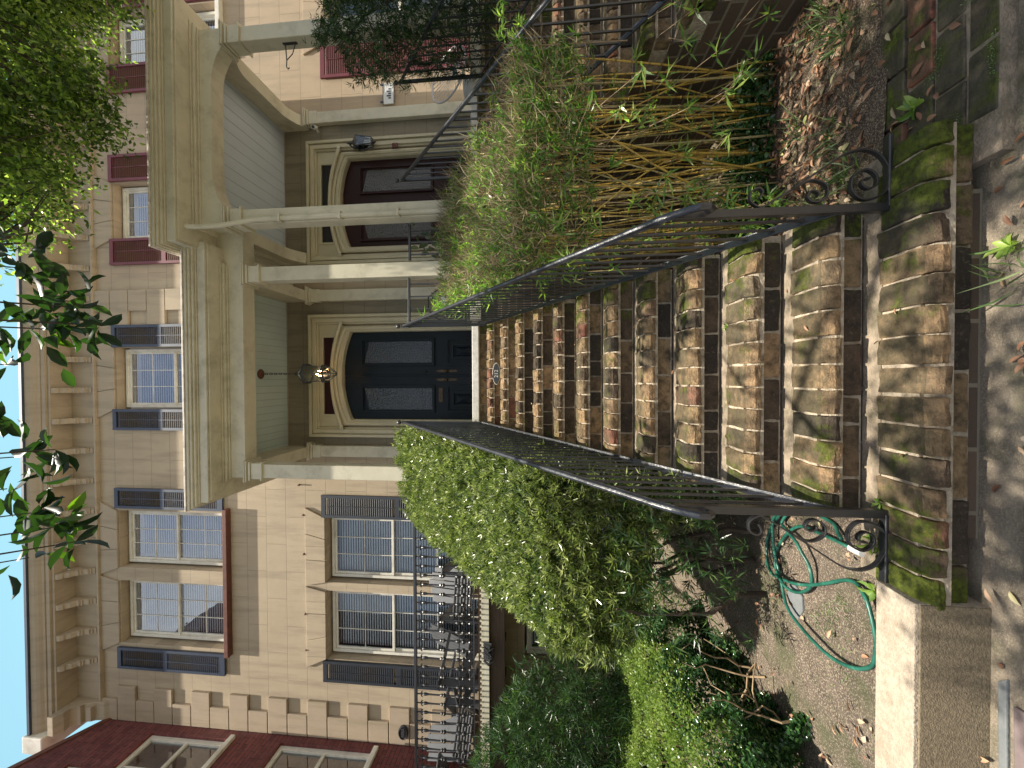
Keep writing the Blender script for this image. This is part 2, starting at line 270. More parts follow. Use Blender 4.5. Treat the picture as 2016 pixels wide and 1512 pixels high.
# ------------------------------------------------------------------ mesh builder
class MB:
    def __init__(s): s.v = []; s.f = []; s.m = []; s.r = []; s.rnd = .5
    def add(s, vs, fs, m=0):
        n = len(s.v); s.v += [tuple(p) for p in vs]; s.f += [tuple(i+n for i in f) for f in fs]; s.m += [m]*len(fs); s.r += [s.rnd]*len(vs); return s
    def box(s, x0, x1, y0, y1, z0, z1, m=0):
        return s.add([(x0, y0, z0), (x1, y0, z0), (x1, y1, z0), (x0, y1, z0), (x0, y0, z1), (x1, y0, z1), (x1, y1, z1), (x0, y1, z1)],
                     [(3, 2, 1, 0), (4, 5, 6, 7), (0, 1, 5, 4), (1, 2, 6, 5), (2, 3, 7, 6), (3, 0, 4, 7)], m)
    def prism(s, poly, ax, a, b, m=0):
        def P(p, d): return {'X': (d, p[0], p[1]), 'Y': (p[0], d, p[1]), 'Z': (p[0], p[1], d)}[ax]
        n = len(poly); area = sum(poly[i][0]*poly[(i+1) % n][1]-poly[(i+1) % n][0]*poly[i][1] for i in range(n))
        if area < 0: poly = poly[::-1]
        vs = [P(p, a) for p in poly]+[P(p, b) for p in poly]
        fs = [tuple(range(n)), tuple(range(2*n-1, n-1, -1))]+[(i, i+n, (i+1) % n+n, (i+1) % n) for i in range(n)]
        if ax != 'Y': fs = [f[::-1] for f in fs]
        return s.add(vs, fs, m)
    def tube(s, pts, r, n=8, m=0, sq=False, flat=None, capped=True):
        pts = [Vector(p) for p in pts]; k = len(pts); rr = r if isinstance(r, (list, tuple)) else [r]*k
        vs = []; fs = []; prev = None
        for i, p in enumerate(pts):
            d = (pts[min(i+1, k-1)]-pts[max(i-1, 0)])
            d = d.normalized() if d.length > 1e-9 else Vector((0, 0, 1))
            if prev is None: a = d.orthogonal().normalized() if not flat else (Vector(flat)-d*Vector(flat).dot(d)).normalized()
            else: a = (prev-d*prev.dot(d)).normalized()
            prev = a; b = d.cross(a)
            for j in range(n):
                t = 2*pi*(j+(.5 if sq else 0))/n
                ra = rr[i]*(1 if not isinstance(rr[i], tuple) else 1)
                vs.append(p+a*cos(t)*ra+b*sin(t)*ra)
        for i in range(k-1):
            for j in range(n): fs.append((i*n+j, i*n+(j+1) % n, (i+1)*n+(j+1) % n, (i+1)*n+j))
        if capped: fs += [tuple(range(n-1, -1, -1)), tuple(range((k-1)*n, k*n))]
        return s.add(vs, fs, m)
    def strap(s, pts, wdt, th, axis, m=0):
        """flat bar following pts, wdt across 'axis', th thick"""
        pts = [Vector(p) for p in pts]; A = Vector(axis).normalized(); k = len(pts); vs = []; fs = []
        for i, p in enumerate(pts):
            d = (pts[min(i+1, k-1)]-pts[max(i-1, 0)]).normalized(); nrm = d.cross(A).normalized()
            for (a, b) in ((-1, -1), (1, -1), (1, 1), (-1, 1)): vs.append(p+A*a*wdt/2+nrm*b*th/2)
        for i in range(k-1):
            for j in range(4): fs.append((i*4+j, i*4+(j+1) % 4, (i+1)*4+(j+1) % 4, (i+1)*4+j))
        fs += [(3, 2, 1, 0), tuple(range((k-1)*4, k*4))]; return s.add(vs, fs, m)
    def lathe(s, prof, c, n=12, m=0):
        vs = []; fs = []
        for (r, z) in prof:
            for j in range(n): t = 2*pi*j/n; vs.append((c[0]+r*cos(t), c[1]+r*sin(t), c[2]+z))
        for i in range(len(prof)-1):
            for j in range(n): fs.append((i*n+j, i*n+(j+1) % n, (i+1)*n+(j+1) % n, (i+1)*n+j))
        fs += [tuple(range(n-1, -1, -1)), tuple(range((len(prof)-1)*n, len(prof)*n))]; return s.add(vs, fs, m)
    def ball(s, c, r, n=10, m=0): return s.lathe([(max(1e-4, r*sin(pi*i/8)), -r*cos(pi*i/8)) for i in range(9)], c, n, m)
    def build(s, name, mats, parent=None, bevel=0, smooth=False, seg=2):
        me = bpy.data.meshes.new(name); me.from_pydata(s.v, [], s.f)
        for mt in (mats if isinstance(mats, (list, tuple)) else [mats]): me.materials.append(M[mt] if isinstance(mt, str) else mt)
        me.polygons.foreach_set('material_index', s.m)
        a = me.attributes.new('rnd', 'FLOAT', 'POINT'); a.data.foreach_set('value', s.r)
        if smooth: me.polygons.foreach_set('use_smooth', [True]*len(s.f))
        me.update(); o = bpy.data.objects.new(name, me); COL.objects.link(o)
        if parent:
            o.parent = parent; o.matrix_parent_inverse = Matrix.Translation(-parent_loc(parent))
        if bevel:
            b = o.modifiers.new('bevel', 'BEVEL'); b.width = bevel; b.segments = seg; b.limit_method = 'ANGLE'; b.angle_limit = radians(35)
        return o
def parent_loc(p):
    v = Vector((0, 0, 0))
    while p is not None:
        v += p.location; v += p.matrix_parent_inverse.to_translation() if p.parent else Vector((0, 0, 0)); p = p.parent
    return v
def tag(o, label=None, cat=None, group=None, kind=None):
    for k, v in (('label', label), ('category', cat), ('group', group), ('kind', kind)):
        if v: o[k] = v
    return o
def thing(name, loc, label, cat, group=None, kind=None):
    o = bpy.data.objects.new(name, None); o.location = loc; o.empty_display_size = .2; COL.objects.link(o); return tag(o, label, cat, group, kind)
def copy_tree(o, parent=None, off=None):
    c = o.copy(); COL.objects.link(c)
    if parent: c.parent = parent; c.matrix_parent_inverse = o.matrix_parent_inverse.copy()
    if off: c.location = o.location+Vector(off)
    for ch in o.children: copy_tree(ch, c)
    return c
def textmesh(s, name, size, loc, mat, parent, ext=.002, rot=(pi/2, 0, 0)):
    cu = bpy.data.curves.new(name, 'FONT'); cu.body = s; cu.size = size; cu.extrude = ext; cu.align_x = 'CENTER'; cu.align_y = 'CENTER'
    to = bpy.data.objects.new(name, cu); COL.objects.link(to); dg = bpy.context.evaluated_depsgraph_get()
    me = bpy.data.meshes.new_from_object(to.evaluated_get(dg)); bpy.data.objects.remove(to); me.name = name
    me.transform(Matrix.Translation(loc) @ Matrix.Rotation(rot[2], 4, 'Z') @ Matrix.Rotation(rot[0], 4, 'X')); me.materials.clear(); me.materials.append(M[mat])
    o = bpy.data.objects.new(name, me); COL.objects.link(o); o.parent = parent; o.matrix_parent_inverse = Matrix.Translation(-parent_loc(parent)); return o
# ------------------------------------------------------------------ leaves
KITE = (np.array([(0, 0, 0), (.42, -1, -.12), (1, 0, 0), (.42, 1, -.12)]), [(0, 1, 2, 3)])
BROAD = (np.array([(0, 0, 0), (.25, -.75, .1), (.25, 0, 0), (.25, .75, .1), (.55, -1, .12), (.55, 0, -.02), (.55, 1, .12), (.82, -.6, .04), (.82, 0, -.08), (.82, .6, .04), (1, 0, -.16)]),
         [(0, 2, 1), (0, 3, 2), (1, 2, 5, 4), (2, 3, 6, 5), (4, 5, 8, 7), (5, 6, 9, 8), (7, 8, 10), (8, 9, 10)])
def unit(a): return a/np.maximum(np.linalg.norm(a, axis=-1, keepdims=True), 1e-9)
def rdir(n): return unit(RNG.normal(size=(n, 3)))
def leaves(name, mat, P, D, L, W, parent=None, Nn=None, T=KITE, rnd=None, smooth=False):
    P = np.asarray(P, float); n = len(P); D = unit(np.asarray(D, float)); L = np.broadcast_to(L, (n,)); W = np.broadcast_to(W, (n,))
    if Nn is None: Nn = rdir(n)
    Sd = unit(np.cross(D, Nn)); Nn = np.cross(Sd, D)
    tv, tf = T; k = len(tv)
    V = P[:, None]+D[:, None]*(tv[None, :, 0, None]*L[:, None, None])+Sd[:, None]*(tv[None, :, 1, None]*W[:, None, None]/2)+Nn[:, None]*(tv[None, :, 2, None]*L[:, None, None])
    if rnd is None: rnd = RNG.random(n)
    me = bpy.data.meshes.new(name); me.vertices.add(n*k); me.vertices.foreach_set('co', V.reshape(-1))
    lens = [len(f) for f in tf]; flat = np.concatenate([np.array(f) for f in tf]); nl = len(flat)
    idx = (np.arange(n)[:, None]*k+flat[None]).reshape(-1)
    st = np.concatenate([[0], np.cumsum(lens)[:-1]]); starts = (np.arange(n)[:, None]*nl+st[None]).reshape(-1)
    me.loops.add(len(idx)); me.polygons.add(len(starts))
    me.loops.foreach_set('vertex_index', idx.astype(np.int32)); me.polygons.foreach_set('loop_start', starts.astype(np.int32)); me.polygons.foreach_set('loop_total', np.tile(lens, n).astype(np.int32))
    if smooth: me.polygons.foreach_set('use_smooth', np.ones(len(starts), bool))
    a = me.attributes.new('rnd', 'FLOAT', 'POINT'); a.data.foreach_set('value', np.repeat(rnd, k).astype(np.float32))
    me.materials.append(M[mat]); me.update(calc_edges=True); me.validate()
    o = bpy.data.objects.new(name, me); COL.objects.link(o)
    if parent: o.parent = parent; o.matrix_parent_inverse = Matrix.Translation(-parent_loc(parent))
    return o
def whorls(T, O, k, spread=(.5, 1.25)):
    """k linear leaves radiating from each tip T around axis O -> (P, D)"""
    n = len(T); O = unit(O); A = unit(np.cross(O, rdir(n))); B = np.cross(O, A)
    ph = RNG.random((n, 1))*6.28+np.arange(k)[None]*2.4; th = RNG.uniform(*spread, size=(n, k))
    D = O[:, None]*np.cos(th)[..., None]+(A[:, None]*np.cos(ph)[..., None]+B[:, None]*np.sin(ph)[..., None])*np.sin(th)[..., None]
    P = T[:, None]-O[:, None]*(RNG.random((n, k, 1))*.045)
    return P.reshape(-1, 3), D.reshape(-1, 3)
# ------------------------------------------------------------------ ground
def sheet(name, x0, x1, y0, y1, z, mat, kind='structure', disp=0, n=1, m=1):
    xs = np.linspace(x0, x1, n+1); ys = np.linspace(y0, y1, m+1); mb = MB()
    vs = [(x, y, z+(disp*(sin(x*7.3+y*3)+cos(y*8.1-x*4)+random.uniform(-.6, .6)) if disp else 0)) for y in ys for x in xs]
    fs = [(j*(n+1)+i, j*(n+1)+i+1, (j+1)*(n+1)+i+1, (j+1)*(n+1)+i) for j in range(m) for i in range(n)]
    mb.add(vs, fs); o = mb.build(name, mat, smooth=bool(disp)); return tag(o, kind=kind)
tag(sheet('ground', -400, 400, -400, 400, -.15, 'lawn'))
sheet('road', -60, 60, -12, -3.2, -.11, 'asphalt')
sheet('sidewalk', -30, 30, -3, 1.9, -.0, 'walk')
sheet('garden_bed', -9, -.62, 1.71, 6.0, .195, 'soil', disp=.006, n=110, m=60)
sheet('planting_bed', .70, 2.24, 1.915, 4.75, .075, 'dsoil', disp=.006, n=30, m=50)
sheet('side_bed', 3.4, 12, 1.9, 6, .07, 'dsoil', disp=.006, n=40, m=30)
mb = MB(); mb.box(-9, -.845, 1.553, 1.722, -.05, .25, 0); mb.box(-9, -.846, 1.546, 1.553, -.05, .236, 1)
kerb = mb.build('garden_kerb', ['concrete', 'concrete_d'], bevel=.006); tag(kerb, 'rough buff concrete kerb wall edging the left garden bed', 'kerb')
for i, (x0, x1, y0, y1, mt, nm) in enumerate(((-1.62, -1.06, 1.478, 1.515, 'slate', 0), (-1.6, -1.12, 1.30, 1.468, 'purple', 0), (-.95, -.3, 1.2, 1.45, 'slate', 0), (.95, 1.6, 1.30, 1.47, 'slate', 0), (-.2, .8, 1.05, 1.4, 'purple', 0))):
    b = MB(); b.prism([(x0+random.uniform(0, .03), y0), (x1, y0+.01), (x1-random.uniform(0, .03), y1), (x0, y1-.01)], 'Z', -.02, .012)
    o = b.build('paving_stone', mt, bevel=.004)
    tag(o, ['grey-blue flat stone in the walk below the concrete kerb', 'purple stone slab in front of the grey-blue one', 'dark bluestone slab before the lowest step, left', 'dark slab at the right of the lowest step', 'purple slab in front of the lowest step'][i], 'paving stone')
# brick edging right of the stairs
t = thing('brick_edging', (1.2, 1.75, 0), 'mossy brick edging of dark and red pavers at the front of the bamboo bed', 'brick edging')
mb = MB(); mm = MB()
for row, (y0, dy) in enumerate(((1.50, .095), (1.605, .105), (1.722, .105), (1.84, .105))):
    x = .93+.11*(row % 2)+(0 if row < 1 else -.16)
    while x < 4:
        L_ = random.uniform(.2, .24)*(1.2 if row == 0 else 1); mb.rnd = .97 if (row == 2 and 1.25 < x+.1 < 1.55) or (row == 3 and x > 1.6 and x < 1.9) else random.random()*.9
        z = .052+.006*row+random.uniform(-.004, .004)
        mb.prism([(x, y0+random.uniform(-.004, .004)), (x+L_, y0+random.uniform(-.006, .006)), (x+L_+random.uniform(-.01, .006), y0+dy), (x+random.uniform(-.005, .01), y0+dy)], 'Z', -.02, z); x += L_+.012
mb.build('paver_bricks', 'oldbrick2', t, bevel=.006); mm.box(.78, 4, 1.49, 1.95, -.03, .047); mm.build('mortar_bed', 'mortard', t)
# ------------------------------------------------------------------ brick stairs
T0, R0, NZ, TR = 1.54, .191, .222, .2603
tex = bpy.data.textures.new('chipped_surface', 'CLOUDS'); tex.noise_scale = .035; tex.noise_depth = 3
def roughen(o):
    sb = o.modifiers.new('subdivide', 'SUBSURF'); sb.subdivision_type = 'SIMPLE'; sb.levels = 2; sb.render_levels = 2
    dp = o.modifiers.new('worn', 'DISPLACE'); dp.texture = tex; dp.texture_coords = 'GLOBAL'; dp.strength = .013; dp.mid_level = .55
def make_stairs():
    t = thing('brick_staircase', (.05, 1.54, 0), 'worn mossy brick steps rising to the navy double door, house number 212 on top riser', 'steps')
    core = MB()
    for i in range(12):
        y = T0+TR*i; z = NZ+R0*i; xl, xr = (-.862, .925) if i == 0 else (-.625+.006*i, .745-.007*i)
        mb = MB(); x = xl
        while x < xr-.03:
            wd = random.uniform(.098, .11); x1 = min(x+wd, xr); mb.rnd = min(1, max(0, random.gauss(.45, .24))) if i < 10 else random.uniform(.3, 1)
            if i == 0 and x < xl+.05: mb.rnd = .95
            dz, dy, c, tl = random.uniform(-.004, .004), random.uniform(-.006, .005), random.uniform(.024, .038), random.uniform(-.003, .003)
            z1 = z+dz; q = [(y+dy+.002, z-.078), (y+dy-.003, z1-c*1.5), (y+dy+c*.22, z1-c*.75), (y+dy+c*.8, z1-c*.25), (y+dy+c*1.7, z1), (y+.222+random.uniform(-.010, .006), z1+tl), (y+.222, z-.078)]
            mb.prism(q, 'X', x, x1)
            sy, sz = random.gauss(0, .0045), random.gauss(0, .003)
            for vi in range(len(mb.v)-10 if len(q) == 5 else len(mb.v)-2*len(q), len(mb.v)):
                if abs(mb.v[vi][0]-x1) < 1e-6: a_, b_, c_ = mb.v[vi]; mb.v[vi] = (a_+random.uniform(-.003, .002), b_+sy, c_+sz)
            x = x1+random.uniform(.006, .012)
        x = xl+random.uniform(-.1, .0); yy = y+.034; zb = z-.191+(.012 if i else .0)
        first = True
        while x < xr-.03:
            wd = random.uniform(.2, .235) if random.random() < .8 else .11; a, b = max(x, xl), min(x+wd, xr)
            if b-a > .02:
                mb.rnd = min(1, max(0, random.gauss(.22, .2))) if i < 10 else random.uniform(.3, 1); dy = random.uniform(-.006, .006)  # riser bricks toned darker, painting in the shade below the noses
                mb.box(a, b, yy+dy, yy+.075, z-.183 if i else .05, z-.09)
            x += wd+random.uniform(.01, .014)
        st = mb.build('step', 'oldbrick', t, bevel=.0065, seg=2); roughen(st)
        y1 = y+TR+.05 if i < 11 else 4.69
        core.box(xl+.004, xr-.004, y+.05, y1, z-.18, z-.0135, 0)
        core.prism([(y+.013, z-.095), (y+.013, z-.066), (y+.030, z-.040), (y+.075, z-.016), (y+.1, z-.0145), (y+.1, z-.095)], 'X', xl+.004, xr-.004, 0)
        if i: core.box(xl+.006, xr-.006, y+.046, y+.05, z-.1915, z-.0955, 0)
        core.box(xl+.002, xr-.002, y+.215, y+.31, z-.02, z-.009-.002*(i % 2), 1)
    core.build('mortar', ['mortar', 'mortard'], t)
    # brick cheek masses under the flight
    ck = MB()
    for i in range(0, 12):
        y = T0+TR*i; z = NZ+R0*i; ck.box(-.61, .695, y+.054, y+TR+.054 if i < 11 else 4.688, -.05, z-.18)
    ck.build('side_wall', 'sidebrick', t)
    tp = MB(); x = -.535
    while x < .64:
        tp.rnd = random.random(); b = min(x+.205, .665); tp.box(x, b, 4.675, 4.76, 2.345, 2.44); x = b+.012
    tp.build('top_riser', 'oldbrick', t, bevel=.005)
    tm = MB(); tm.box(-.55, .68, 4.69, 4.80, -.05, 2.452); tm.build('riser_mortar', 'mortar', t)
    sl_ = MB(); sl_.box(-.56, .69, 4.635, 5.95, 2.452, 2.535); sl_.build('landing_slab', 'marble', t, bevel=.006)
    return t
stairs = make_stairs()
# the neighbour's stairs, worn the same way
st2 = copy_tree(stairs, off=(2.79, 0, 0)); tag(st2, 'second flight of shaded brick steps, behind the bamboo', 'steps')
# house number plaque
t = thing('number_plaque', (.055, 4.40, 2.20), 'black pointed-oval plaque with white numbers 212 on the top riser', 'number plaque')
def eye(w_, h_, n=14): return [(.055+w_*cos(pi*i/n), 2.205+h_*sin(pi*i/n)**1.1) for i in range(n+1)]+[(.055+w_*cos(pi+pi*i/n), 2.205-h_*abs(sin(pi*i/n))**1.1) for i in range(1, n)]
MB().prism(eye(.128, .046), 'Y', 4.405, 4.43).build('rim', 'white', t, bevel=.002)
MB().prism(eye(.120, .0405), 'Y', 4.400, 4.41).build('plate', 'iron', t)
textmesh('212', 'numerals', .062, (.055, 4.399, 2.203), 'white', t)
# ------------------------------------------------------------------ iron stair rails
HR = lambda y: 1.08+.845*(y-1.72)
BR = lambda y: .405+.756*(y-1.72)
def make_rail(side, label):
    xb, xt = (-.565, -.505) if side < 0 else (.69, .61)
    X_ = lambda y: xb+(xt-xb)*(y-1.72)/2.6
    t = thing('stair_railing', (xb, 1.72, .222), label, 'railing', 'wrought iron stair railings')
    pts = [(X_(4.3), 4.3, HR(4.3)), (X_(3), 3, HR(3)), (X_(1.75), 1.75, HR(1.75)+.005), (xb, 1.70, HR(1.70)-.002), (xb, 1.655, HR(1.66)-.02), (xb, 1.63, HR(1.66)-.05), (xb, 1.628, HR(1.66)-.085), (xb, 1.65, HR(1.66)-.105), (xb, 1.675, HR(1.66)-.095)]
    h = MB(); h.strap(pts[:4], .034, .009, (1, 0, 0)); h.tube([(p[0], p[1], p[2]+.010) for p in pts], .0165, 10); h.build('handrail', 'ironrail', t, bevel=.0015)
    MB().strap([(X_(4.3), 4.3, BR(4.3)), (xb, 1.72, BR(1.72))], .038, .012, (1, 0, 0)).build('bottom_rail', 'ironrail', t, bevel=.002)
    MB().box(xb-.017, xb+.017, 1.703, 1.737, .215, HR(1.72)-.012).build('post', 'iron', t, bevel=.003)
    p = MB(); p.box(xt-.015, xt+.015, 4.30, 4.33, 2.30, 3.30); p.build('post', 'iron', t, bevel=.002)
    MB().ball((xt, 4.315, 3.335), .026).build('finial', 'iron', t, smooth=True)
    n = 27
    for k in range(n):
        y = 1.72+.095*(k+1)
        if y > 4.28: break
        x = X_(y); MB().box(x-.006, x+.006, y-.006, y+.006, BR(y)-.004, HR(y)-.008).build('baluster', 'iron', t)
    # scroll bracket at the foot
    sg = side; f = lambda L: [(xb+sg*(-.565-a)*1.0 if side < 0 else xb+(-.565-a), 1.72, z) for a, z in L]
    f = lambda L: [(xb+sg*abs(a+.575), 1.715, z) for a, z in L]
    s1 = [(-.59, .72), (-.66, .6), (-.76, .451), (-.8, .385), (-.811, .32), (-.787, .262), (-.733, .228), (-.681, .222), (-.633, .241), (-.61, .29), (-.615, .338), (-.658, .367), (-.707, .357), (-.73, .311), (-.704, .273), (-.665, .273), (-.652, .305), (-.671, .328), (-.691, .321), (-.694, .295)]
    s0 = [(-.59, .70), (-.602, .735), (-.628, .759), (-.664, .752), (-.676, .725), (-.659, .708), (-.631, .722)]
    s2 = [(-.659, .601), (-.692, .54), (-.696, .501), (-.672, .461), (-.633, .458), (-.609, .485), (-.61, .518), (-.632, .534), (-.653, .521), (-.648, .494), (-.634, .491)]
    for L in (s1, s0, s2):
        P = f(L); Q = []
        for i in range(len(P)-1):   # Catmull-Rom smoothing
            p0, p1, p2, p3 = (Vector(P[max(i-1, 0)]), Vector(P[i]), Vector(P[i+1]), Vector(P[min(i+2, len(P)-1)]))
            for u in (0, .34, .67): Q.append(.5*((2*p1)+(-p0+p2)*u+(2*p0-5*p1+4*p2-p3)*u*u+(-p0+3*p1-3*p2+p3)*u**3))
        Q.append(Vector(P[-1])); MB().strap(Q, .022, .007, (0, 1, 0)).build('scroll', 'iron', t, bevel=.0015)
    MB().box(min(xb, xb+sg*.29), max(xb, xb+sg*.29), 1.70, 1.735, .216, .232).build('foot_bar', 'iron', t, bevel=.004)
    return t
rl = make_rail(-1, 'black iron railing with scrolled foot left of the front steps, beside the big hedge')
rr_ = make_rail(1, 'black iron railing with scrolled foot between the front steps and the bamboo')
c = copy_tree(rl, off=(2.79, 0, 0)); tag(c, 'black iron railing on the bamboo side of the neighbouring steps')
c = copy_tree(rr_, off=(2.79, 0, 0)); tag(c, 'black iron railing at the far side of the neighbouring steps, by the drooping shrub')
def guard(x0, x1, y, ztop, label, n):
    t = thing('porch_railing', ((x0+x1)/2, y, 2.53), label, 'railing', 'short iron railings on the porches')
    MB().box(x0, x1, y-.014, y+.014, ztop-.014, ztop+.014).build('top_rail', 'iron', t, bevel=.003)
    MB().box(x0, x1, y-.01, y+.01, 2.60, 2.615).build('bottom_rail', 'iron', t)
    for k in range(n):
        x = x0+(x1-x0)*(k+.5)/n; MB().box(x-.008, x+.008, y-.008, y+.008, 2.615, ztop-.014).build('baluster', 'iron', t)
    return t
guard(.635, 1.255, 4.66, 3.33, 'short iron porch railing in front of the wire chair', 4)
guard(1.44, 1.87, 4.56, 3.28, 'short iron porch railing in front of the potted variegated plant', 3)
t = thing('newel_finial', (2.12, 4.45, 3.40), 'black ball finial on the corner post of the right porch', 'finial')
MB().box(2.03, 2.05, 4.40, 4.42, 2.5, 3.36).build('post', 'iron', t); MB().ball((2.04, 4.41, 3.39), .028).build('ball', 'iron', t, smooth=True)
# ------------------------------------------------------------------ wall with openings
def wall_grid(mb, x0, x1, z0, z1, y, holes, depth=.22, m=0, mrev=0):
    xs = sorted({x0, x1, *[h[0] for h in holes], *[h[1] for h in holes]}); zs = sorted({z0, z1, *[h[2] for h in holes], *[h[3] for h in holes]})
    xs = [x for x in xs if x0 <= x <= x1]; zs = [z for z in zs if z0 <= z <= z1]
    for i in range(len(xs)-1):
        for j in range(len(zs)-1):
            cx, cz = (xs[i]+xs[i+1])/2, (zs[j]+zs[j+1])/2
            if any(h[0] < cx < h[1] and h[2] < cz < h[3] for h in holes): continue
            mb.add([(xs[i], y, zs[j]), (xs[i+1], y, zs[j]), (xs[i+1], y, zs[j+1]), (xs[i], y, zs[j+1])], [(0, 1, 2, 3)], m)
    for a, b, c_, d in holes:
        mb.add([(a, y, c_), (b, y, c_), (b, y, d), (a, y, d), (a, y+depth, c_), (b, y+depth, c_), (b, y+depth, d), (a, y+depth, d)],
               [(0, 4, 5, 1), (1, 5, 6, 2), (2, 6, 7, 3), (3, 7, 4, 0)], mrev)
def window(house, x0, x1, z0, z1, meet, cols=3, rows=2, y=6.12, gl='glass', fr='white', blind=True, label=None, dark=False):
    f = MB(); w_ = .045
    f.box(x0, x0+w_, y, y+.09, z0, z1); f.box(x1-w_, x1, y, y+.09, z0, z1); f.box(x0+w_, x1-w_, y, y+.09, z1-w_, z1); f.box(x0+w_, x1-w_, y-.03, y+.09, z0, z0+.05)
    a, b = x0+w_, x1-w_; s = .035
    for (c_, d, yy) in ((meet-.02, z1-w_, y+.025), (z0+.05, meet+.02, y+.05)):
        f.box(a, a+s, yy, yy+.03, c_, d); f.box(b-s, b, yy, yy+.03, c_, d); f.box(a+s, b-s, yy, yy+.03, d-.035, d); f.box(a+s, b-s, yy, yy+.03, c_, c_+.04)
        for k in range(1, cols): xx = a+s+(b-a-2*s)*k/cols; f.box(xx-.006, xx+.006, yy+.004, yy+.026, c_+.04, d-.035)
        for k in range(1, rows): zz = c_+.04+(d-c_-.075)*k/rows; f.box(a+s, b-s, yy+.006, yy+.024, zz-.006, zz+.006)
    fo = f.build('window', fr, house, bevel=.003)
    if label: fo['label'] = label
    g = MB()
    g.add([(a, y+.04, meet), (b, y+.04, meet), (b, y+.04, z1-w_), (a, y+.04, z1-w_)], [(0, 1, 2, 3)])
    g.add([(a, y+.065, z0+.05), (b, y+.065, z0+.05), (b, y+.065, meet), (a, y+.065, meet)], [(0, 1, 2, 3)]); g.build('pane', gl, fo)
    if blind:
        bl = MB(); z = z0+.06
        while z < z1-.06:
            bl.add([(a+.01, y+.13, z+.012), (b-.01, y+.13, z+.012), (b-.01, y+.137, z+.040), (a+.01, y+.137, z+.040)], [(0, 1, 2, 3)]); z += .044
        bl.build('blind', 'blind', fo)
    MB().box(a-.03, b+.03, y+.3, y+.32, z0-.05, z1+.05).build('interior', 'black', fo)
    return fo
def shutter(house, x0, x1, z0, z1, mat, mid=.5, y=5.95, label=None):
    s = MB(); e = .045; t = .035
    s.box(x0, x0+e, y, y+t, z0, z1); s.box(x1-e, x1, y, y+t, z0, z1); s.box(x0+e, x1-e, y+.001, y+t-.001, z1-.07, z1-.001); s.box(x0+e, x1-e, y+.001, y+t-.001, z0+.001, z0+.1)
    zm = z0+(z1-z0)*mid; s.box(x0+e, x1-e, y+.001, y+t-.001, zm-.04, zm+.04)
    z = z0+.115
    while z < z1-.08:
        if abs(z-zm) > .055:
            s.add([(x0+e, y+.003, z-.004), (x1-e, y+.003, z-.004), (x1-e, y+.022, z+.026), (x0+e, y+.022, z+.026), (x0+e, y+.001, z), (x1-e, y+.001, z), (x1-e, y+.020, z+.031), (x0+e, y+.020, z+.031)],
                  [(0, 1, 2, 3), (7, 6, 5, 4), (0, 4, 5, 1), (2, 6, 7, 3)])
        z += .036
    s.box((x0+x1)/2-.005, (x0+x1)/2+.005, y-.008, y+.003, z0+.15, z1-.12)
    o = s.build('shutter', mat, house, bevel=0)
    if label: o['label'] = label
    return o
def lintel(house, x0, x1, zb, zt, mat='stone', sl_=.16, sr=.16, n=3, y=5.968):
    l = MB(); th = y
    for k in range(n):
        a0, a1 = x0+(x1-x0)*k/n, x0+(x1-x0)*(k+1)/n; b0, b1 = x0-sl_+(x1-x0+sl_+sr)*k/n, x0-sl_+(x1-x0+sl_+sr)*(k+1)/n
        l.prism([(a0+.004, zb), (a1-.004, zb), (b1-.004, zt), (b0+.004, zt)], 'Y', y, 6.0)
    return l.build('lintel', mat, house, bevel=.006)
# ------------------------------------------------------------------ the left row house
H1 = thing('row_house', (-2.1, 6, 0), 'tan stucco row house with dark blue-grey shutters and bracketed cornice', 'house')
holes1 = [(-3.27, -2.27, 7.03, 9.08), (-4.60, -3.50, 7.03, 9.08), (-.51, .57, 7.03, 9.08), (-3.36, -2.25, 2.6, 5.283), (-4.64, -3.50, 2.6, 5.283), (-.70, .81, 2.535, 4.95), (-4.45, -3.42, .45, 2.0), (-3.1, -2.1, .45, 2.0)]
wb = MB(); wall_grid(wb, -5.95, 1.72, -.1, 9.46, 6.0, holes1); wb.build('wall', 'stucco', H1)
wb = MB(); wb.box(-5.95, 1.72, 6.0-.006, 6.0-.001, 2.54, 2.56); 
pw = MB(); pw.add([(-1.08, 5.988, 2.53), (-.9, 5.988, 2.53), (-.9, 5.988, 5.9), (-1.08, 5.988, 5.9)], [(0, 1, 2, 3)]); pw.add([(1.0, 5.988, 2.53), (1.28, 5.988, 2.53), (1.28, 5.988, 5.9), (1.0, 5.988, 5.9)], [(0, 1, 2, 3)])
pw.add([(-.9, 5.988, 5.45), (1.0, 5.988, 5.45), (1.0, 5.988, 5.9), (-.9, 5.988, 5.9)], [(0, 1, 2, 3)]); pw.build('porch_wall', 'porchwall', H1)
MB().box(-5.95, 1.72, 6.7, 10, -.1, 10.3).build('house_core', 'black', H1)
for (a, b, c_, d, mt_) in ((-3.23, -2.31, 7.06, 9.05, 8.13), (-4.56, -3.54, 7.06, 9.05, 8.13), (-.48, .54, 7.06, 9.05, 8.13)): window(H1, a, b, c_, d, mt_, rows=2, cols=3)
for (a, b) in ((-3.32, -2.29), (-4.60, -3.54)): window(H1, a, b, 2.63, 5.25, 4.2, cols=3, rows=2, gl='glass1')
for (a, b) in ((-4.42, -3.45), (-3.07, -2.13)): window(H1, a, b, .48, 1.97, 1.2, cols=2, rows=1, gl='glass1')
for (a, b) in ((-5.03, -4.66), (-2.22, -1.87), (.57, .95), (-.86, -.50)): shutter(H1, a, b, 7.09, 9.12, 'navy', .55)
for (a, b) in ((-5.0, -4.65), (-2.27, -1.9)): shutter(H1, a, b, 2.75, 5.33, 'navyd', .5)
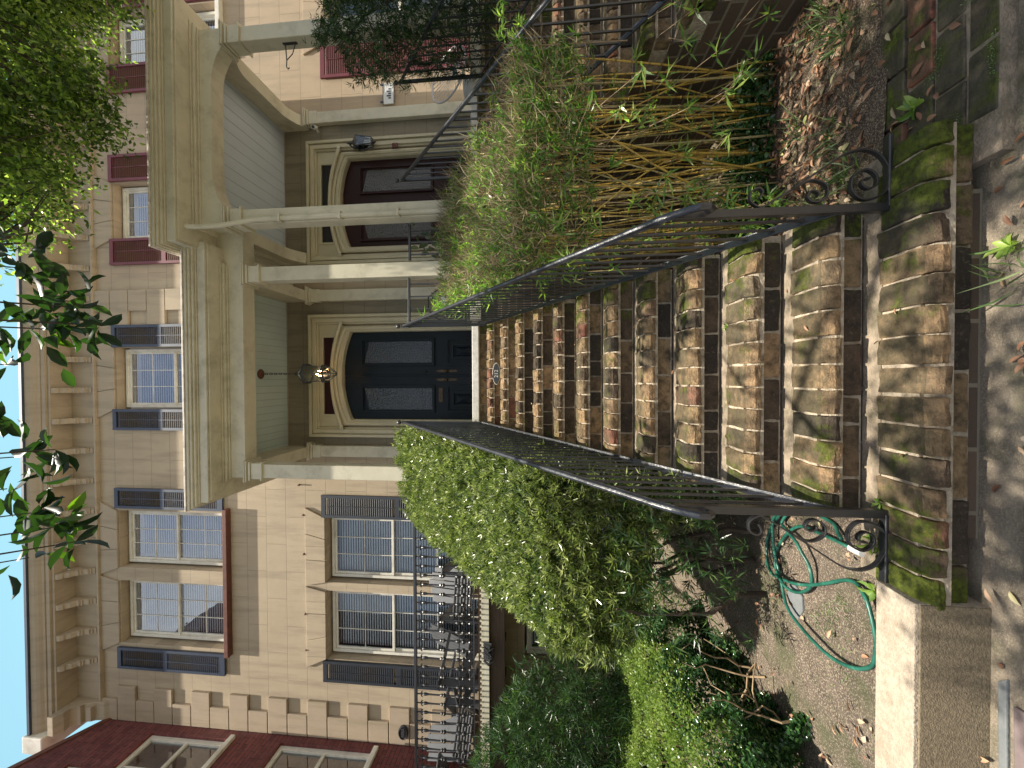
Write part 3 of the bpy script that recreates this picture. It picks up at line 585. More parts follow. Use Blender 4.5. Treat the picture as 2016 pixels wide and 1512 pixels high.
lintel(H1, -3.28, -2.27, 9.10, 9.455, sl_=.13); lintel(H1, -4.60, -3.51, 9.10, 9.455, sr=.09); lintel(H1, -.51, .57, 9.10, 9.455)
lintel(H1, -3.36, -2.28, 5.285, 5.63, 'stucco', sl_=.065); lintel(H1, -4.64, -3.51, 5.285, 5.63, 'stucco', sr=.075)
MB().box(-4.68, -2.18, 5.90, 6.05, 6.98, 7.055).build('window_sill', 'rust', H1, bevel=.006)
MB().box(-.55, .61, 5.90, 6.05, 6.98, 7.055).build('window_sill', 'rust', H1, bevel=.006)
for x, z in ((-2.25, 5.66), (-2.9, 5.655), (-3.9, 5.64), (-4.5, 5.63), (-1.75, 5.73)): MB().box(x-.012, x+.012, 5.96, 6.0, z-.012, z+.012).build('wall_hook', 'rust', H1)
def quoins(house, x0, sgn, z0, z1, mat='quoin'):
    z = z0; k = 0; q = MB()
    while z < z1-.2:
        L_ = .60 if k % 2 else .36; a, b = sorted((x0, x0+sgn*L_)); q.box(a, b, 5.955, 6.0, z+.006, z+.352-.006); z += .352; k += 1
    return q.build('quoin', mat, house, bevel=.008)
quoins(H1, -5.95, 1, 2.808, 9.4)
quoins(H1, 1.55, -1, 6.33, 9.4, 'stone')
# cornice
def cornice(house, x0, x1, spacing, xs0, mat='stone'):
    c_ = MB()
    c_.box(x0, x1, 5.975, 6.02, 9.475, 9.50)
    c_.box(x0, x1, 5.93, 6.02, 9.435, 9.472)
    c_.build('string_course', 'rust' if 0 else 'stone', house, bevel=.004)
    fz = MB(); fz.box(x0, x1, 5.985, 6.3, 9.5, 9.96); fz.build('frieze', mat, house)
    k = MB(); k.box(x0, x1, 5.69, 6.3, 9.955, 10.0); k.box(x0, x1, 5.655, 6.3, 10.002, 10.07)
    k.prism([(5.65, 10.072), (5.64, 10.072), (5.63, 10.10), (5.60, 10.13), (5.575, 10.17), (5.56, 10.235), (5.56, 10.25), (6.3, 10.25), (6.3, 10.072)], 'X', x0, x1)
    k.build('cornice', mat, house, bevel=.004)
    MB().box(x0, x1, 5.53, 6.3, 10.252, 10.30).build('roof_edge', 'roofm', house)
    x = xs0
    while x < x1-.05:
        b = MB(); prof = [(5.70, 9.954), (5.70, 9.90), (5.735, 9.86), (5.76, 9.86), (5.79, 9.80), (5.85, 9.76), (5.85, 9.72), (5.875, 9.72), (5.875, 9.69), (5.90, 9.69), (5.905, 9.60), (5.93, 9.60), (5.93, 9.57), (5.95, 9.57), (5.955, 9.52), (5.986, 9.52), (5.986, 9.954)]
        b.prism(prof, 'X', x-.045, x+.045); b.build('bracket', mat, house, bevel=.004); x += spacing
cornice(H1, -5.93, 1.72, .528, -4.92)
b = MB(); b.prism([(5.56, 9.954), (5.56, 9.85), (5.66, 9.78), (5.75, 9.80), (5.8, 9.72), (5.8, 9.66), (5.86, 9.66), (5.87, 9.56), (5.9, 9.5), (5.92, 9.35), (5.99, 9.25), (5.99, 9.954)], 'X', -5.94, -5.62); b.box(-5.90, -5.66, 5.83, 5.99, 9.50, 9.6)
b.build('end_bracket', 'stone', H1, bevel=.006)
MB().box(-6.22, -5.935, 5.5, 6.3, 9.98, 10.36).build('end_pier', 'white', H1, bevel=.02)
# ------------------------------------------------------------------ doors
def arcpath(cx, hw, z0, zs, rise, n=14):
    P = [(cx-hw, z0)]+[(cx-hw*cos(pi*i/n), zs+rise*sin(pi*i/n)**1.0) for i in range(n+1)]
    R_ = (hw*hw+rise*rise)/(2*rise); P = [(cx-hw, z0)]
    a = math.asin(hw/R_)
    for i in range(n+1): t = -a+2*a*i/n; P.append((cx+R_*sin(t), zs+rise-R_+R_*cos(t)))
    P.append((cx+hw, z0)); return P
def ring(mb, cx, z0, o_, i_, yf, yb, m=0, rnd_=False):
    A = arcpath(cx, *[o_[0]], z0, o_[1], o_[2]); B = arcpath(cx, i_[0], z0, i_[1], i_[2]); n = len(A); vs = []
    ym = yf+.014 if rnd_ else yf
    if rnd_:
        Cc = [((a[0]+b[0])/2, (a[1]+b[1])/2) for a, b in zip(A, B)]
        rows = [(A, yb), (A, ym), (Cc, yf), (B, ym), (B, yb)]
    else: rows = [(A, yb), (A, yf), (B, yf), (B, yb)]
    for (L_, y) in rows: vs += [(p[0], y, p[1]) for p in L_]
    fs = []
    for r in range(len(rows)-1):
        for i in range(n-1): fs.append((r*n+i, r*n+i+1, (r+1)*n+i+1, (r+1)*n+i))
    mb.add(vs, [f[::-1] for f in fs], m)
def doorway(house, cx, leafmat, trans, glassm, label, zoff=0):
    z0 = 2.537; fo = MB(); T = 5.49
    def rect(o1, o2, t1, t2, yf, yb):
        fo.box(cx-o1, cx-o2, yf, yb, z0, t1); fo.box(cx+o2, cx+o1, yf, yb, z0, t1); fo.box(cx-o2, cx+o2, yf, yb, t2, t1)
    rect(.99, .945, T, T-.045, 5.90, 5.987); rect(.945, .925, T-.045, T-.065, 5.935, 5.987); rect(.925, .865, T-.065, T-.125, 5.915, 5.987); rect(.865, .835, T-.125, T-.155, 5.94, 5.987)
    fo.box(cx-.835, cx-.66, 5.965, 6.0, 4.97, T-.155); fo.box(cx+.66, cx+.835, 5.965, 6.0, 4.97, T-.155); fo.box(cx-.66, cx+.66, 5.965, 6.0, 5.30, T-.155)
    fo.box(cx-.66, cx-.625, 5.955, 6.0, 4.97, 5.30); fo.box(cx+.625, cx+.66, 5.955, 6.0, 4.97, 5.30); fo.box(cx-.625, cx+.625, 5.955, 6.0, 5.265, 5.30)
    R_ = [((.87, 4.96, .165), (.805, 4.92, .155), 5.885, True), ((.805, 4.92, .155), (.775, 4.89, .15), 5.945, False), ((.80, 4.90, .18), (.745, 4.86, .175), 5.925, True), ((.765, 4.86, .17), (.72, 4.82, .16), 5.955, False), ((.745, 4.845, .165), (.71, 4.81, .15), 5.96, True)]
    for a, b_, y, rd in R_: ring(fo, cx, z0 if a[0] < .86 else 4.9, a, b_, y, 6.12, 0, rd)
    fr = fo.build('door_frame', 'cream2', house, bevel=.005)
    fr['label'] = label[1]
    # infill between hood and transom
    MB().box(cx-.625, cx+.625, 5.985, 6.0, 5.0, 5.265).build('transom', trans, fr)
    # leaves
    R2 = .712; lf = None
    for s in (-1, 1):
        l = MB(); y = 6.06; P = arcpath(cx, R2, z0, 4.81, .15, 20)[1:-1]
        P = [p for p in P if (p[0]-cx)*s >= -1e-6]
        zmid = 4.81+.15
        edge = cx+s*.006
        top = sorted(P, key=lambda p: p[0]); 
        if s < 0: poly = [(edge, z0), (edge, zmid)]+top[::-1]+[(cx-R2, z0)]
        else: poly = [(edge, z0), (edge, zmid)]+top+[(cx+R2, z0)]
        l.prism(poly, 'Y', y, y+.05)
        x0, x1 = sorted((cx+s*.16, cx+s*.60))
        # raised lower panel and stiles around the glass
        def rr(d0, d1, yy, za_, zb2):
            l.box(x0+d0, x0+d1, y-yy, y+.002, za_+d0, zb2-d0); l.box(x1-d1, x1-d0, y-yy, y+.002, za_+d0, zb2-d0); l.box(x0+d1, x1-d1, y-yy, y+.002, za_+d0, za_+d1); l.box(x0+d1, x1-d1, y-yy, y+.002, zb2-d1, zb2-d0)
        rr(0, .03, .032, 2.68, 3.24); rr(.03, .045, .018, 2.68, 3.24); rr(.085, .10, .022, 2.68, 3.24); rr(.10, .125, .038, 2.68, 3.24)
        xm, zm_ = (x0+x1)/2, 2.96; hx = (x1-x0)/2-.145; hz = .28-.145
        l.add([(xm-hx, y-.004, zm_-hz), (xm+hx, y-.004, zm_-hz), (xm+hx, y-.004, zm_+hz), (xm-hx, y-.004, zm_+hz), (xm, y-.05, zm_)], [(0, 1, 4), (1, 2, 4), (2, 3, 4), (3, 0, 4)])
        zg0, zg1 = 3.43, 4.66
        for (d0, d1, yy) in ((.0, .028, -.035), (.028, .045, -.016)):
            l.box(x0+d0, x0+d1, y+yy, y+.002, zg0+d0, zg1-d0); l.box(x1-d1, x1-d0, y+yy, y+.002, zg0+d0, zg1-d0+0); l.box(x0+d1, x1-d1, y+yy, y+.002, zg0+d0, zg0+d1); l.box(x0+d1, x1-d1, y+yy, y+.002, zg1-d1, zg1-d0)
        lo = l.build('door_leaf', leafmat, house, bevel=.004); lf = lo
        gz = MB(); inn = x0 if s > 0 else x1; out = x1 if s > 0 else x0
        xa, xb_ = x0+.045, x1-.045
        za = zg1-.045 if s > 0 else zg1-.13; zb = zg1-.13 if s > 0 else zg1-.045
        gz.add([(xa, y-.003, zg0+.045), (xb_, y-.003, zg0+.045), (xb_, y-.003, zb), (xa, y-.003, za)], [(0, 1, 2, 3)]); gz.build('glass_panel', glassm, lo)
        h = MB(); xh = cx+s*.07; h.prism([(xh-.02, 3.1), (xh, 3.04), (xh+.02, 3.1), (xh+.022, 3.36), (xh, 3.42), (xh-.022, 3.36)], 'Y', y-.01, y); h.build('escutcheon', 'brass', lo, bevel=.002)
        MB().ball((xh, y-.04, 3.23), .026).build('door_knob', 'brass', lo, smooth=True)
        if s < 0: MB().box(cx-.43, cx-.20, y-.012, y-.001, 3.30, 3.37).build('mail_slot', 'brass', lo, bevel=.003)
        elif leafmat == 'door': MB().ball((cx+.06, y-.008, 3.58), .02).build('lock', 'brass', lo, smooth=True)
    MB().box(cx-.012, cx+.012, 6.035, 6.06, z0, 4.93).build('meeting_strip', leafmat, lf, bevel=.003)
    MB().box(cx-.75, cx+.75, 6.13, 6.16, z0, 5.05).build('door_backing', 'black', fr)
doorway(H1, .055, 'door', 'transom', 'obs', ('', 'cream moulded door surround with a segmental arch around the navy doors'))
# ------------------------------------------------------------------ the right row house
H2 = thing('row_house', (5, 6, 0), 'pale tan stucco row house with burgundy shutters and a mahogany door', 'house')
holes2 = [(2.43, 3.40, 7.03, 9.08), (5.38, 6.30, 7.03, 9.08), (5.43, 6.40, 2.6, 5.2), (2.845-.755, 2.845+.755, 2.535, 4.95)]
wb = MB(); wall_grid(wb, 1.72, 12, -.1, 9.46, 6.0, holes2); wb.build('wall', 'stucco2', H2)
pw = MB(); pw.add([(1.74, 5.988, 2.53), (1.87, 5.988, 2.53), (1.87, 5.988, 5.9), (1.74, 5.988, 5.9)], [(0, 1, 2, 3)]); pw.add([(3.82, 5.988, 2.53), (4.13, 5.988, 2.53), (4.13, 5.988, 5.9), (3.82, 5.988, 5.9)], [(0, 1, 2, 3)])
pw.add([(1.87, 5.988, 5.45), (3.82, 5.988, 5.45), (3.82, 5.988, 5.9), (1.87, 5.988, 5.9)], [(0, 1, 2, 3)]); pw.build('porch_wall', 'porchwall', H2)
MB().box(1.72, 12, 6.7, 10, -.1, 10.3).build('house_core', 'black', H2)
window(H2, 2.46, 3.37, 7.06, 9.05, 8.13, cols=3, rows=2); window(H2, 5.41, 6.27, 7.06, 9.05, 8.13, cols=3, rows=2)
window(H2, 5.46, 6.37, 2.63, 5.17, 4.0, cols=2, rows=2, gl='glass1', blind=False)
for (a, b) in ((1.98, 2.43), (3.41, 3.86), (4.90, 5.38), (6.32, 6.8)): shutter(H2, a, b, 7.07, 9.12, 'burg', .5)
shutter(H2, 4.86, 5.43, 2.68, 5.26, 'burg', .45); shutter(H2, 6.42, 6.95, 2.68, 5.26, 'burg', .45)
lintel(H2, 2.43, 3.40, 9.10, 9.455); lintel(H2, 5.38, 6.30, 9.10, 9.455); lintel(H2, 5.43, 6.40, 5.205, 5.56, 'stucco2')
MB().box(2.38, 3.45, 5.92, 6.05, 6.98, 7.055).build('window_sill', 'white', H2, bevel=.006); MB().box(5.33, 6.35, 5.92, 6.05, 6.98, 7.055).build('window_sill', 'white', H2, bevel=.006)
cornice(H2, 1.722, 12, .528, 1.94)
doorway(H2, 2.845, 'doorred', 'transomb', 'obs2', ('', 'cream moulded door surround with a segmental arch around the mahogany doors'))
t = thing('oval_medallion', (-5.72, 5.95, 3.97), 'dark oval cast medallion dated 1853 on a corner stone by the brick house', 'medallion')
P = [(-5.72+.118*cos(2*pi*i/28), 3.965+.083*sin(2*pi*i/28)) for i in range(28)]; MB().prism(P, 'Y', 5.925, 5.957).build('disc', 'iron', t, bevel=.008)
rg = MB(); P2 = [(-5.72+.1*cos(2*pi*i/28), 5.922, 3.965+.067*sin(2*pi*i/28)) for i in range(29)]; rg.tube(P2, .004, 5, capped=False); rg.build('rim', 'iron', t); textmesh('1853', 'date', .075, (-5.72, 5.922, 3.965), 'grey', t)
# ------------------------------------------------------------------ porticos
def capital(mb, x, y, w_, zt):
    for (e, a, b) in ((.012, zt-.21, zt-.075), (.03, zt-.073, zt-.052), (.018, zt-.05, zt-.036), (.045, zt-.034, zt-.016), (.055, zt-.014, zt)):
        mb.box(x-w_/2-e, x+w_/2+e, y-w_/2-e, y+w_/2+e, a, b)
    mb.box(x-w_/2-.03, x+w_/2+.03, y-w_/2-.03, y+w_/2+.03, zt-.235, zt-.215)
def portico(name, label, pil, pils, yF, zb, zt, proj, ceilm, x0, x1, arch):
    t = thing(name, ((x0+x1)/2, yF, 2.53), label, 'portico'); w_ = .178
    for x in pil:
        p = MB(); p.box(x-w_/2, x+w_/2, yF, yF+w_, 2.53, zb-.2); po = p.build('pillar', 'cream', t, bevel=.008)
        c_ = MB(); capital(c_, x, yF+w_/2, w_, zb); c_.build('capital', 'cream', po, bevel=.003)
        bs_ = MB(); bs_.box(x-w_/2-.03, x+w_/2+.03, yF-.03, yF+w_+.03, 2.532, 2.70); bs_.build('base', 'cream', po, bevel=.006)
    for x in pils:
        p = MB(); p.box(x-w_/2, x+w_/2, 5.9, 5.985, 2.53, zb-.2); po = p.build('pilaster', 'cream', t, bevel=.006)
        c_ = MB()
        for (e, a, b) in ((.012, zb-.21, zb-.075), (.03, zb-.073, zb-.052), (.018, zb-.05, zb-.036), (.045, zb-.034, zb-.016), (.055, zb-.014, zb)): c_.box(x-w_/2-e, x+w_/2+e, 5.9-e, 5.983, a, b)
        c_.build('capital', 'cream', po, bevel=.003)
    a, b = pil[0]-w_/2, pil[-1]+w_/2
    bm = MB(); zc = 5.915; topf = zb+.205 if not arch else zb+.30
    def beamX(xa, xb, y0, y1):
        if arch:
            n = 16; i0, i1 = xa+w_+.02, xb-w_-.02; poly = [(xa, zb+.001), (i0, zb+.001)]
            for k in range(n+1):
                u = k/n; xx = i0+(i1-i0)*u; e = min(u, 1-u)/.22; zz = zb+.0+.155*(sin(min(1, e)*pi/2)**.8); poly.append((xx, zz))
            poly += [(xb, zb+.001), (xb, topf), (xa, topf)]; bm.prism(poly, 'Y', y0, y1)
        else:
            bm.box(xa, xb, y0, y1, zb+.001, topf); bm.box(xa, xb, y0-.012, y0, zb+.001, zb+.03); bm.box(xa, xb, y1, y1+.012, zb+.001, zb+.02)
    beamX(a, b, yF+.0, yF+w_)
    for x in (pil[0], pil[-1]):
        X0, X1 = x-w_/2+.005, x+w_/2-.005
        if arch:
            y0, y1 = yF+w_, 5.985; n = 14; poly = [(y0, zb+.001)]
            for k in range(n+1):
                u = k/n; e = min(u, 1-u)/.28; poly.append((y0+.02+(y1-y0-.1)*u, zb+.155*(sin(min(1, e)*pi/2)**.8)))
            poly += [(y1, zb+.001), (y1, zc+.03), (y0, zc+.03)]; bm.prism(poly, 'X', X0, X1)
        else: bm.box(X0, X1, yF+w_, 5.985, zb+.002, zc+.03)
    bm.build('beam', 'cream', t, bevel=.004)
    MB().box(a+.05, b-.05, yF+w_-.02, 5.986, zc, zc+.02).build('ceiling', ceilm, t)
    # stepped cornice, mitred at both ends: nested slabs
    cn = MB(); lv = [(.02, topf+.001, topf+.018), (.05, topf+.02, topf+.05), (.07, topf+.052, topf+.066), (proj-.10, topf+.068, topf+.085), (proj-.075, topf+.087, topf+.19), (proj-.06, topf+.192, topf+.207), (proj-.035, topf+.209, topf+.235), (proj-.015, topf+.237, topf+.265), (proj, topf+.267, topf+.30)]
    for (e, z0, z1) in lv: cn.box(x0-e, x1+e, yF-e, yF+.14, z0, z1); cn.box(x0-e, x0+.13, yF+.14, 5.983, z0, z1); cn.box(x1-.13, x1+e, yF+.14, 5.983, z0, z1)
    cn.build('cornice', 'cream', t, bevel=.006)
    MB().box(x0-proj-.012, x1+proj+.012, yF-proj-.012, 5.984, topf+.302, topf+.325).build('roof_flashing', 'flash', t, bevel=.003)
    return t
pL = portico('portico', 'cream portico with flat beam and green ceiling over the navy doors', (-1.18, 1.35), (-1.167, 1.352), 4.60, 5.50, 5.95, .33, 'ceil', -1.265, 1.44, False)
pR = portico('portico', 'cream portico with arched beams and blue ceiling over the mahogany doors', (1.96, 4.14), (4.2,), 4.33, 5.50, 6.0, .34, 'ceil2', 1.87, 4.23, True)
MB().box(1.44, 1.93, 4.9, 5.986, 5.918, 5.936).build('ceiling', 'ceil2', pR); MB().box(1.435, 1.88, 4.60, 4.79, 5.501, 6.05).build('beam', 'cream', pR)
d = MB(); d.tube([(1.80, 4.15, 5.83), (1.80, 4.17, 5.72), (1.82, 4.22, 5.5), (1.84, 4.24, 5.40), (1.90, 4.295, 5.14), (1.91, 4.30, 5.08), (1.91, 4.30, 2.6)], .028, 10); 
for z in (4.0, 4.75, 3.3): d.box(1.865, 1.955, 4.266, 4.335, z, z+.03)
d.build('downspout', 'cream', pR, smooth=False)
pf = MB(); pf.box(-1.32, -.565, 4.52, 5.984, 2.40, 2.53); pf.box(.695, 1.72, 4.52, 5.984, 2.40, 2.53); pf.box(-1.30, -.57, 4.56, 4.9, -.1, 2.398, 1); pf.box(.70, 1.72, 4.56, 4.9, -.1, 2.398, 1)
tag(pf.build('porch_floor', ['white', 'sidebrick'], bevel=.004), 'raised porch floor of the navy-door house, either side of the landing', 'porch')
pf = MB(); pf.box(1.722, 2.22, 4.28, 5.984, 2.40, 2.53); pf.box(3.48, 9, 4.6, 5.984, 2.40, 2.53); pf.box(1.73, 2.2, 4.6, 4.9, -.1, 2.398, 1); pf.box(3.5, 9, 4.9, 5.1, -.1, 2.398, 1)
tag(pf.build('porch_floor', ['white', 'sidebrick'], bevel=.004), 'raised porch floor of the burgundy-shutter house beside its steps', 'porch')
# security camera, wall lamp, hook
t = thing('security_camera', (4.0, 5.75, 5.25), 'small white security camera under the right porch capital', 'camera'); 
c_ = MB(); c_.tube([(4.02, 5.88, 5.30), (3.93, 5.72, 5.24)], .032, 12); c_.build('body', 'camwhite', t, smooth=False); MB().tube([(3.935, 5.728, 5.242), (3.925, 5.71, 5.238)], .022, 12).build('lens', 'iron', t); MB().tube([(4.02, 5.99, 5.32), (4.02, 5.87, 5.30)], .02, 8).build('mount', 'camwhite', t)
def lamp_body(t, c, r, h, mat='iron'):
    x, y, z = c; f = MB(); n = 4
    for k in range(n):
        a = pi/4+k*pi/2; p0 = (x+r*.62*cos(a), y+r*.62*sin(a), z); p1 = (x+r*cos(a), y+r*sin(a), z+h); f.tube([p0, p1], .008, 5)
        a2 = a+pi/2; q1 = (x+r*cos(a2), y+r*sin(a2), z+h); q0 = (x+r*.62*cos(a2), y+r*.62*sin(a2), z); f.tube([p1, q1], .01, 5); f.tube([p0, q0], .008, 5)
        f.add([p1, q1, (x, y, z+h+.11)], [(0, 1, 2)])
    f.lathe([(.012, 0), (.03, .03), (.012, .05), (.004, .08)], (x, y, z+h+.1), 8); f.lathe([(.004, -.06), (.02, -.03), (.03, 0)], (x, y, z), 8); f.build('lantern_frame', mat, t)
    g = MB(); gp = [[(x+q*cos(pi/4+k*pi/2), y+q*sin(pi/4+k*pi/2), zz) for k in range(4)] for q, zz in ((r*.6, z+.005), (r*.97, z+h-.005))]
    for k in range(4): g.add([gp[0][k], gp[0][(k+1) % 4], gp[1][(k+1) % 4], gp[1][k]], [(0, 1, 2, 3)])
    g.build('lantern_glass', 'lglass', t); b = MB()
    for a in (0, 2.1, 4.2): b.tube([(x+.03*cos(a), y+.03*sin(a), z+.02), (x+.03*cos(a), y+.03*sin(a), z+h*.55)], .008, 6)
    b.build('candle', 'camwhite', t)
t = thing('wall_lantern', (3.72, 5.95, 4.4), 'unlit black glazed lantern on the wall right of the mahogany doors', 'lantern')
lamp_body(t, (3.70, 5.82, 4.33), .11, .24); s_ = MB(); s_.tube([(3.70, 5.82, 4.66), (3.70, 5.86, 4.72), (3.70, 5.92, 4.70), (3.70, 5.93, 4.62)], .01, 6); s_.box(3.66, 3.74, 5.885, 5.91, 4.5, 4.68); s_.build('bracket', 'iron', t)
t = thing('doorbell', (3.66, 5.90, 4.0), 'small brown doorbell box on the trim below the wall lantern', 'doorbell'); MB().box(3.63, 3.70, 5.875, 5.90, 3.95, 4.04).build('box', 'rust', t, bevel=.003); MB().ball((3.665, 5.873, 3.995), .01).build('button', 'iron', t)
t = thing('plant_hook', (4.05, 4.44, 4.7), 'small black plant hook bracket on the inner face of the right portico pillar', 'hook')
s_ = MB(); s_.box(4.04, 4.05, 4.40, 4.43, 4.60, 4.78); s_.tube([(4.045, 4.415, 4.75), (3.85, 4.415, 4.735), (3.77, 4.415, 4.74), (3.745, 4.415, 4.72), (3.76, 4.415, 4.70)], .007, 6); s_.tube([(4.045, 4.415, 4.62), (3.92, 4.415, 4.66), (3.85, 4.415, 4.735)], .006, 6); s_.build('arm', 'iron', t)
t = thing('house_sign', (4.52, 5.97, 4.12), 'small framed white sign on black hangers on the wall left of the burgundy shutter', 'sign')
MB().box(4.37, 4.70, 5.955, 5.975, 4.03, 4.21).build('board', 'camwhite', t, bevel=.004); s_ = MB()
for x in (4.40, 4.67): s_.box(x-.012, x+.012, 5.94, 5.96, 4.2, 4.25)
s_.box(4.365, 4.705, 5.95, 5.957, 4.205, 4.215); s_.box(4.365, 4.705, 5.95, 5.957, 4.025, 4.035)
for k in range(5): s_.box(4.45+k*.035, 4.47+k*.035, 5.951, 5.955, 4.08, 4.12+.03*(k % 2))
s_.build('frame', 'navy', t)
# pendant lantern
t = thing('pendant_lantern', (.083, 5.4, 5.91), 'lit hexagonal bronze lantern hanging on a chain from the green porch ceiling', 'lantern')
MB().lathe([(.012, -.03), (.05, -.018), (.075, 0)], (.083, 5.4, 5.914), 20).build('ceiling_rose', 'rust', t, smooth=True)
ch = MB(); z = 5.885; k = 0
while z > 5.33:
    P = [(.083+(.012*cos(a) if k % 2 else 0), 5.4+(0 if k % 2 else .012*cos(a)), z-.024+.024*sin(a)) for a in [2*pi*i/10 for i in range(11)]]; ch.tube(P, .004, 5, capped=False); z -= .037; k += 1
ch.build('chain', 'iron', t)
cx, cy = .083, 5.4; n = 6; fr = MB(); gl = MB(); A = lambda k: pi/6+k*pi/3
lev = [(.02, 5.33), (.10, 5.24), (.155, 5.175), (.138, 5.15), (.122, 4.90), (.138, 4.885), (.115, 4.865), (.02, 4.72)]
for k in range(n):
    for i in range(len(lev)-1):
        (r0_, z0_), (r1_, z1_) = lev[i], lev[i+1]; p = (cx+r0_*cos(A(k)), cy+r0_*sin(A(k)), z0_); q = (cx+r1_*cos(A(k)), cy+r1_*sin(A(k)), z1_)
        fr.tube([p, q], .006 if i not in (0, 6) else .005, 5)
        p2 = (cx+r0_*cos(A(k+1)), cy+r0_*sin(A(k+1)), z0_); q2_ = (cx+r1_*cos(A(k+1)), cy+r1_*sin(A(k+1)), z1_)
        if i in (2, 5): fr.add([p, p2, q2_, q], [(0, 1, 2, 3)])
        elif i in (0, 1, 3, 6): gl.add([p, p2, q2_, q], [(0, 1, 2, 3)])
for (r_, za, zb_) in ((.157, 5.185, 5.165), (.14, 4.90, 4.87)):
    for k in range(n):
        P = [(cx+r_*cos(A(j)), cy+r_*sin(A(j)), zz) for zz in (za, zb_) for j in (k, k+1)]; fr.tube([P[0], P[1]], .011, 6)
fr.ball((cx, cy, 4.725), .018); fr.ball((cx, cy, 5.34), .03); fr.build('lantern_frame', 'iron', t); gl.build('lantern_glass', 'lglass', t)
cn = MB(); bl = MB()
for a in (.3, 2.4, 4.5):
    x, y = cx+.042*cos(a), cy+.042*sin(a); cn.tube([(x, y, 4.88), (x, y, 4.955)], .012, 8); cn.tube([(cx, cy, 4.87), (x, y, 4.885)], .005, 5); bl.lathe([(.004, 0), (.012, .015), (.011, .03), (.002, .06)], (x, y, 4.957), 8)
cn.build('candle', 'camwhite', t); bl.build('bulb', 'bulb', t, smooth=True)
# ------------------------------------------------------------------ left porch: deck, cast iron balustrade, chairs
t = thing('wooden_deck', (-4, 5.5, 2.5), 'raised wooden porch deck along the left of the tan house', 'deck')
MB().box(-5.93, -1.5, 5.02, 5.98, 2.515, 2.55).build('floor', 'wood', t)
d = MB(); d.box(-5.93, -1.5, 4.97, 5.02, 2.40, 2.50); 
for k in range(60): d.box(-5.9+k*.073, -5.9+k*.073+.022, 4.945, 4.97, 2.485, 2.515)
d.build('edge_trim', 'cream', t); j = MB(); j.box(-5.93, -1.5, 5.04, 5.1, 2.2, 2.39)
for k in range(8): j.box(-5.7+k*.55, -5.64+k*.55, 5.12, 5.95, 2.28, 2.42)
j.build('joist', 'wood', t); MB().box(-5.93, -1.4, 5.98, 5.995, -.05, 2.5).build('wall_below', 'basement', t) if 0 else None
ps = MB(); 
for x in (-5.8, -2.2): ps.box(x-.06, x+.06, 5.06, 5.18, -.05, 2.2)
ps.build('post', 'wood', t)
t = thing('cast_iron_balustrade', (-4, 5, 2.55), 'ornate black cast-iron balustrade along the edge of the left porch deck', 'balustrade')
MB().box(-5.94, -1.6, 4.975, 5.025, 3.39, 3.425).build('top_rail', 'iron', t, bevel=.004); b = MB(); b.box(-5.94, -1.6, 4.99, 5.01, 2.60, 2.615); b.box(-5.94, -1.6, 4.99, 5.01, 2.80, 2.812); b.build('bottom_rail', 'iron', t)
prof = [(.008, .0), (.008, .02), (.022, .03), (.012, .045), (.008, .08), (.02, .1), (.026, .125), (.012, .14), (.012, .16), (.024, .18), (.024, .2), (.012, .225), (.01, .30), (.009, .36), (.022, .375), (.026, .39), (.012, .405), (.022, .42), (.009, .44), (.011, .60), (.016, .625), (.020, .65), (.015, .67), (.008, .68), (.008, .76)]
b0 = None
for k in range(35):
    x = -5.88+k*.1245
    if b0 is None:
        bb = MB(); bb.lathe([(r_, z) for r_, z in prof], (x, 5.0, 2.63), 8)
        for s_ in (-1, 1): bb.tube([(x, 5, 3.31), (x+s_*.02, 5, 3.335), (x+s_*.034, 5, 3.328), (x+s_*.036, 5, 3.31)], [.008, .009, .007, .004], 5); bb.tube([(x, 5, 2.72), (x+s_*.028, 5, 2.73), (x+s_*.035, 5, 2.76)], .006, 5)
        bb.box(x-.01, x+.01, 4.992, 5.008, 2.615, 2.64); b0 = bb.build('baluster', 'iron', t)
    else:
        c_ = b0.copy(); COL.objects.link(c_); c_.location.x = k*.1245
o = MB(); 
for a in range(9): o.tube([(-3.72+.03*a, 4.96, 2.47), (-3.75+.03*a+.03*sin(a), 4.93, 2.40-.02*(a % 3)), (-3.72+.03*a, 4.95, 2.33+.02*(a % 2))], [.012, .018, .006], 6)
tag(o.build('iron_ornament', 'iron'), 'black leafy cast-iron ornament hanging below the left deck edge', 'ornament')
def adirondack(loc, rz, label):
    t = thing('adirondack_chair', loc, label, 'chair', 'grey wooden chairs on the left deck'); 
    def add(nm, fn): 
        m_ = MB(); fn(m_); o = m_.build(nm, 'grey', None, bevel=.004); o.parent = t; return o
    def back(m_):
        for k in range(5):
            x = -.26+k*.108; h = .72+.1*(1-abs(k-2)/2); m_.prism([(.30, .26), (.33, .26), (.33+.30*h, .26+h*.9), (.30+.30*h, .26+h*.9)], 'X', x, x+.095)
        m_.prism([(.335, .34), (.36, .34), (.385, .42), (.36, .42)], 'X', -.28, .28)
    def seat(m_):
        for k in range(6): y = -.30+k*.1; z = .37-.045*(k)*.6; m_.box(-.27, .27, y, y+.09, z, z+.02)
    add('backrest', back); add('seat', seat)
    for s in (-1, 1):
        add('arm', lambda m_: m_.prism([(s*.24, -.34), (s*.40, -.34), (s*.38, .40), (s*.27, .42)], 'Z', .56, .58))
        add('leg', lambda m_: m_.box(min(s*.28, s*.31), max(s*.28, s*.31), -.30, -.20, 0, .56))
        add('leg', lambda m_: m_.prism([(-.3, .28), (-.3, .37), (.55, .09), (.55, 0), (.42, 0)], 'X', min(s*.28, s*.305)+.001, max(s*.28, s*.305)-.001))
    t.rotation_euler = (0, 0, rz); return t
adirondack((-5.25, 5.50, 2.55), .9, 'grey wooden garden chair at the left end of the deck, beside the brick house')
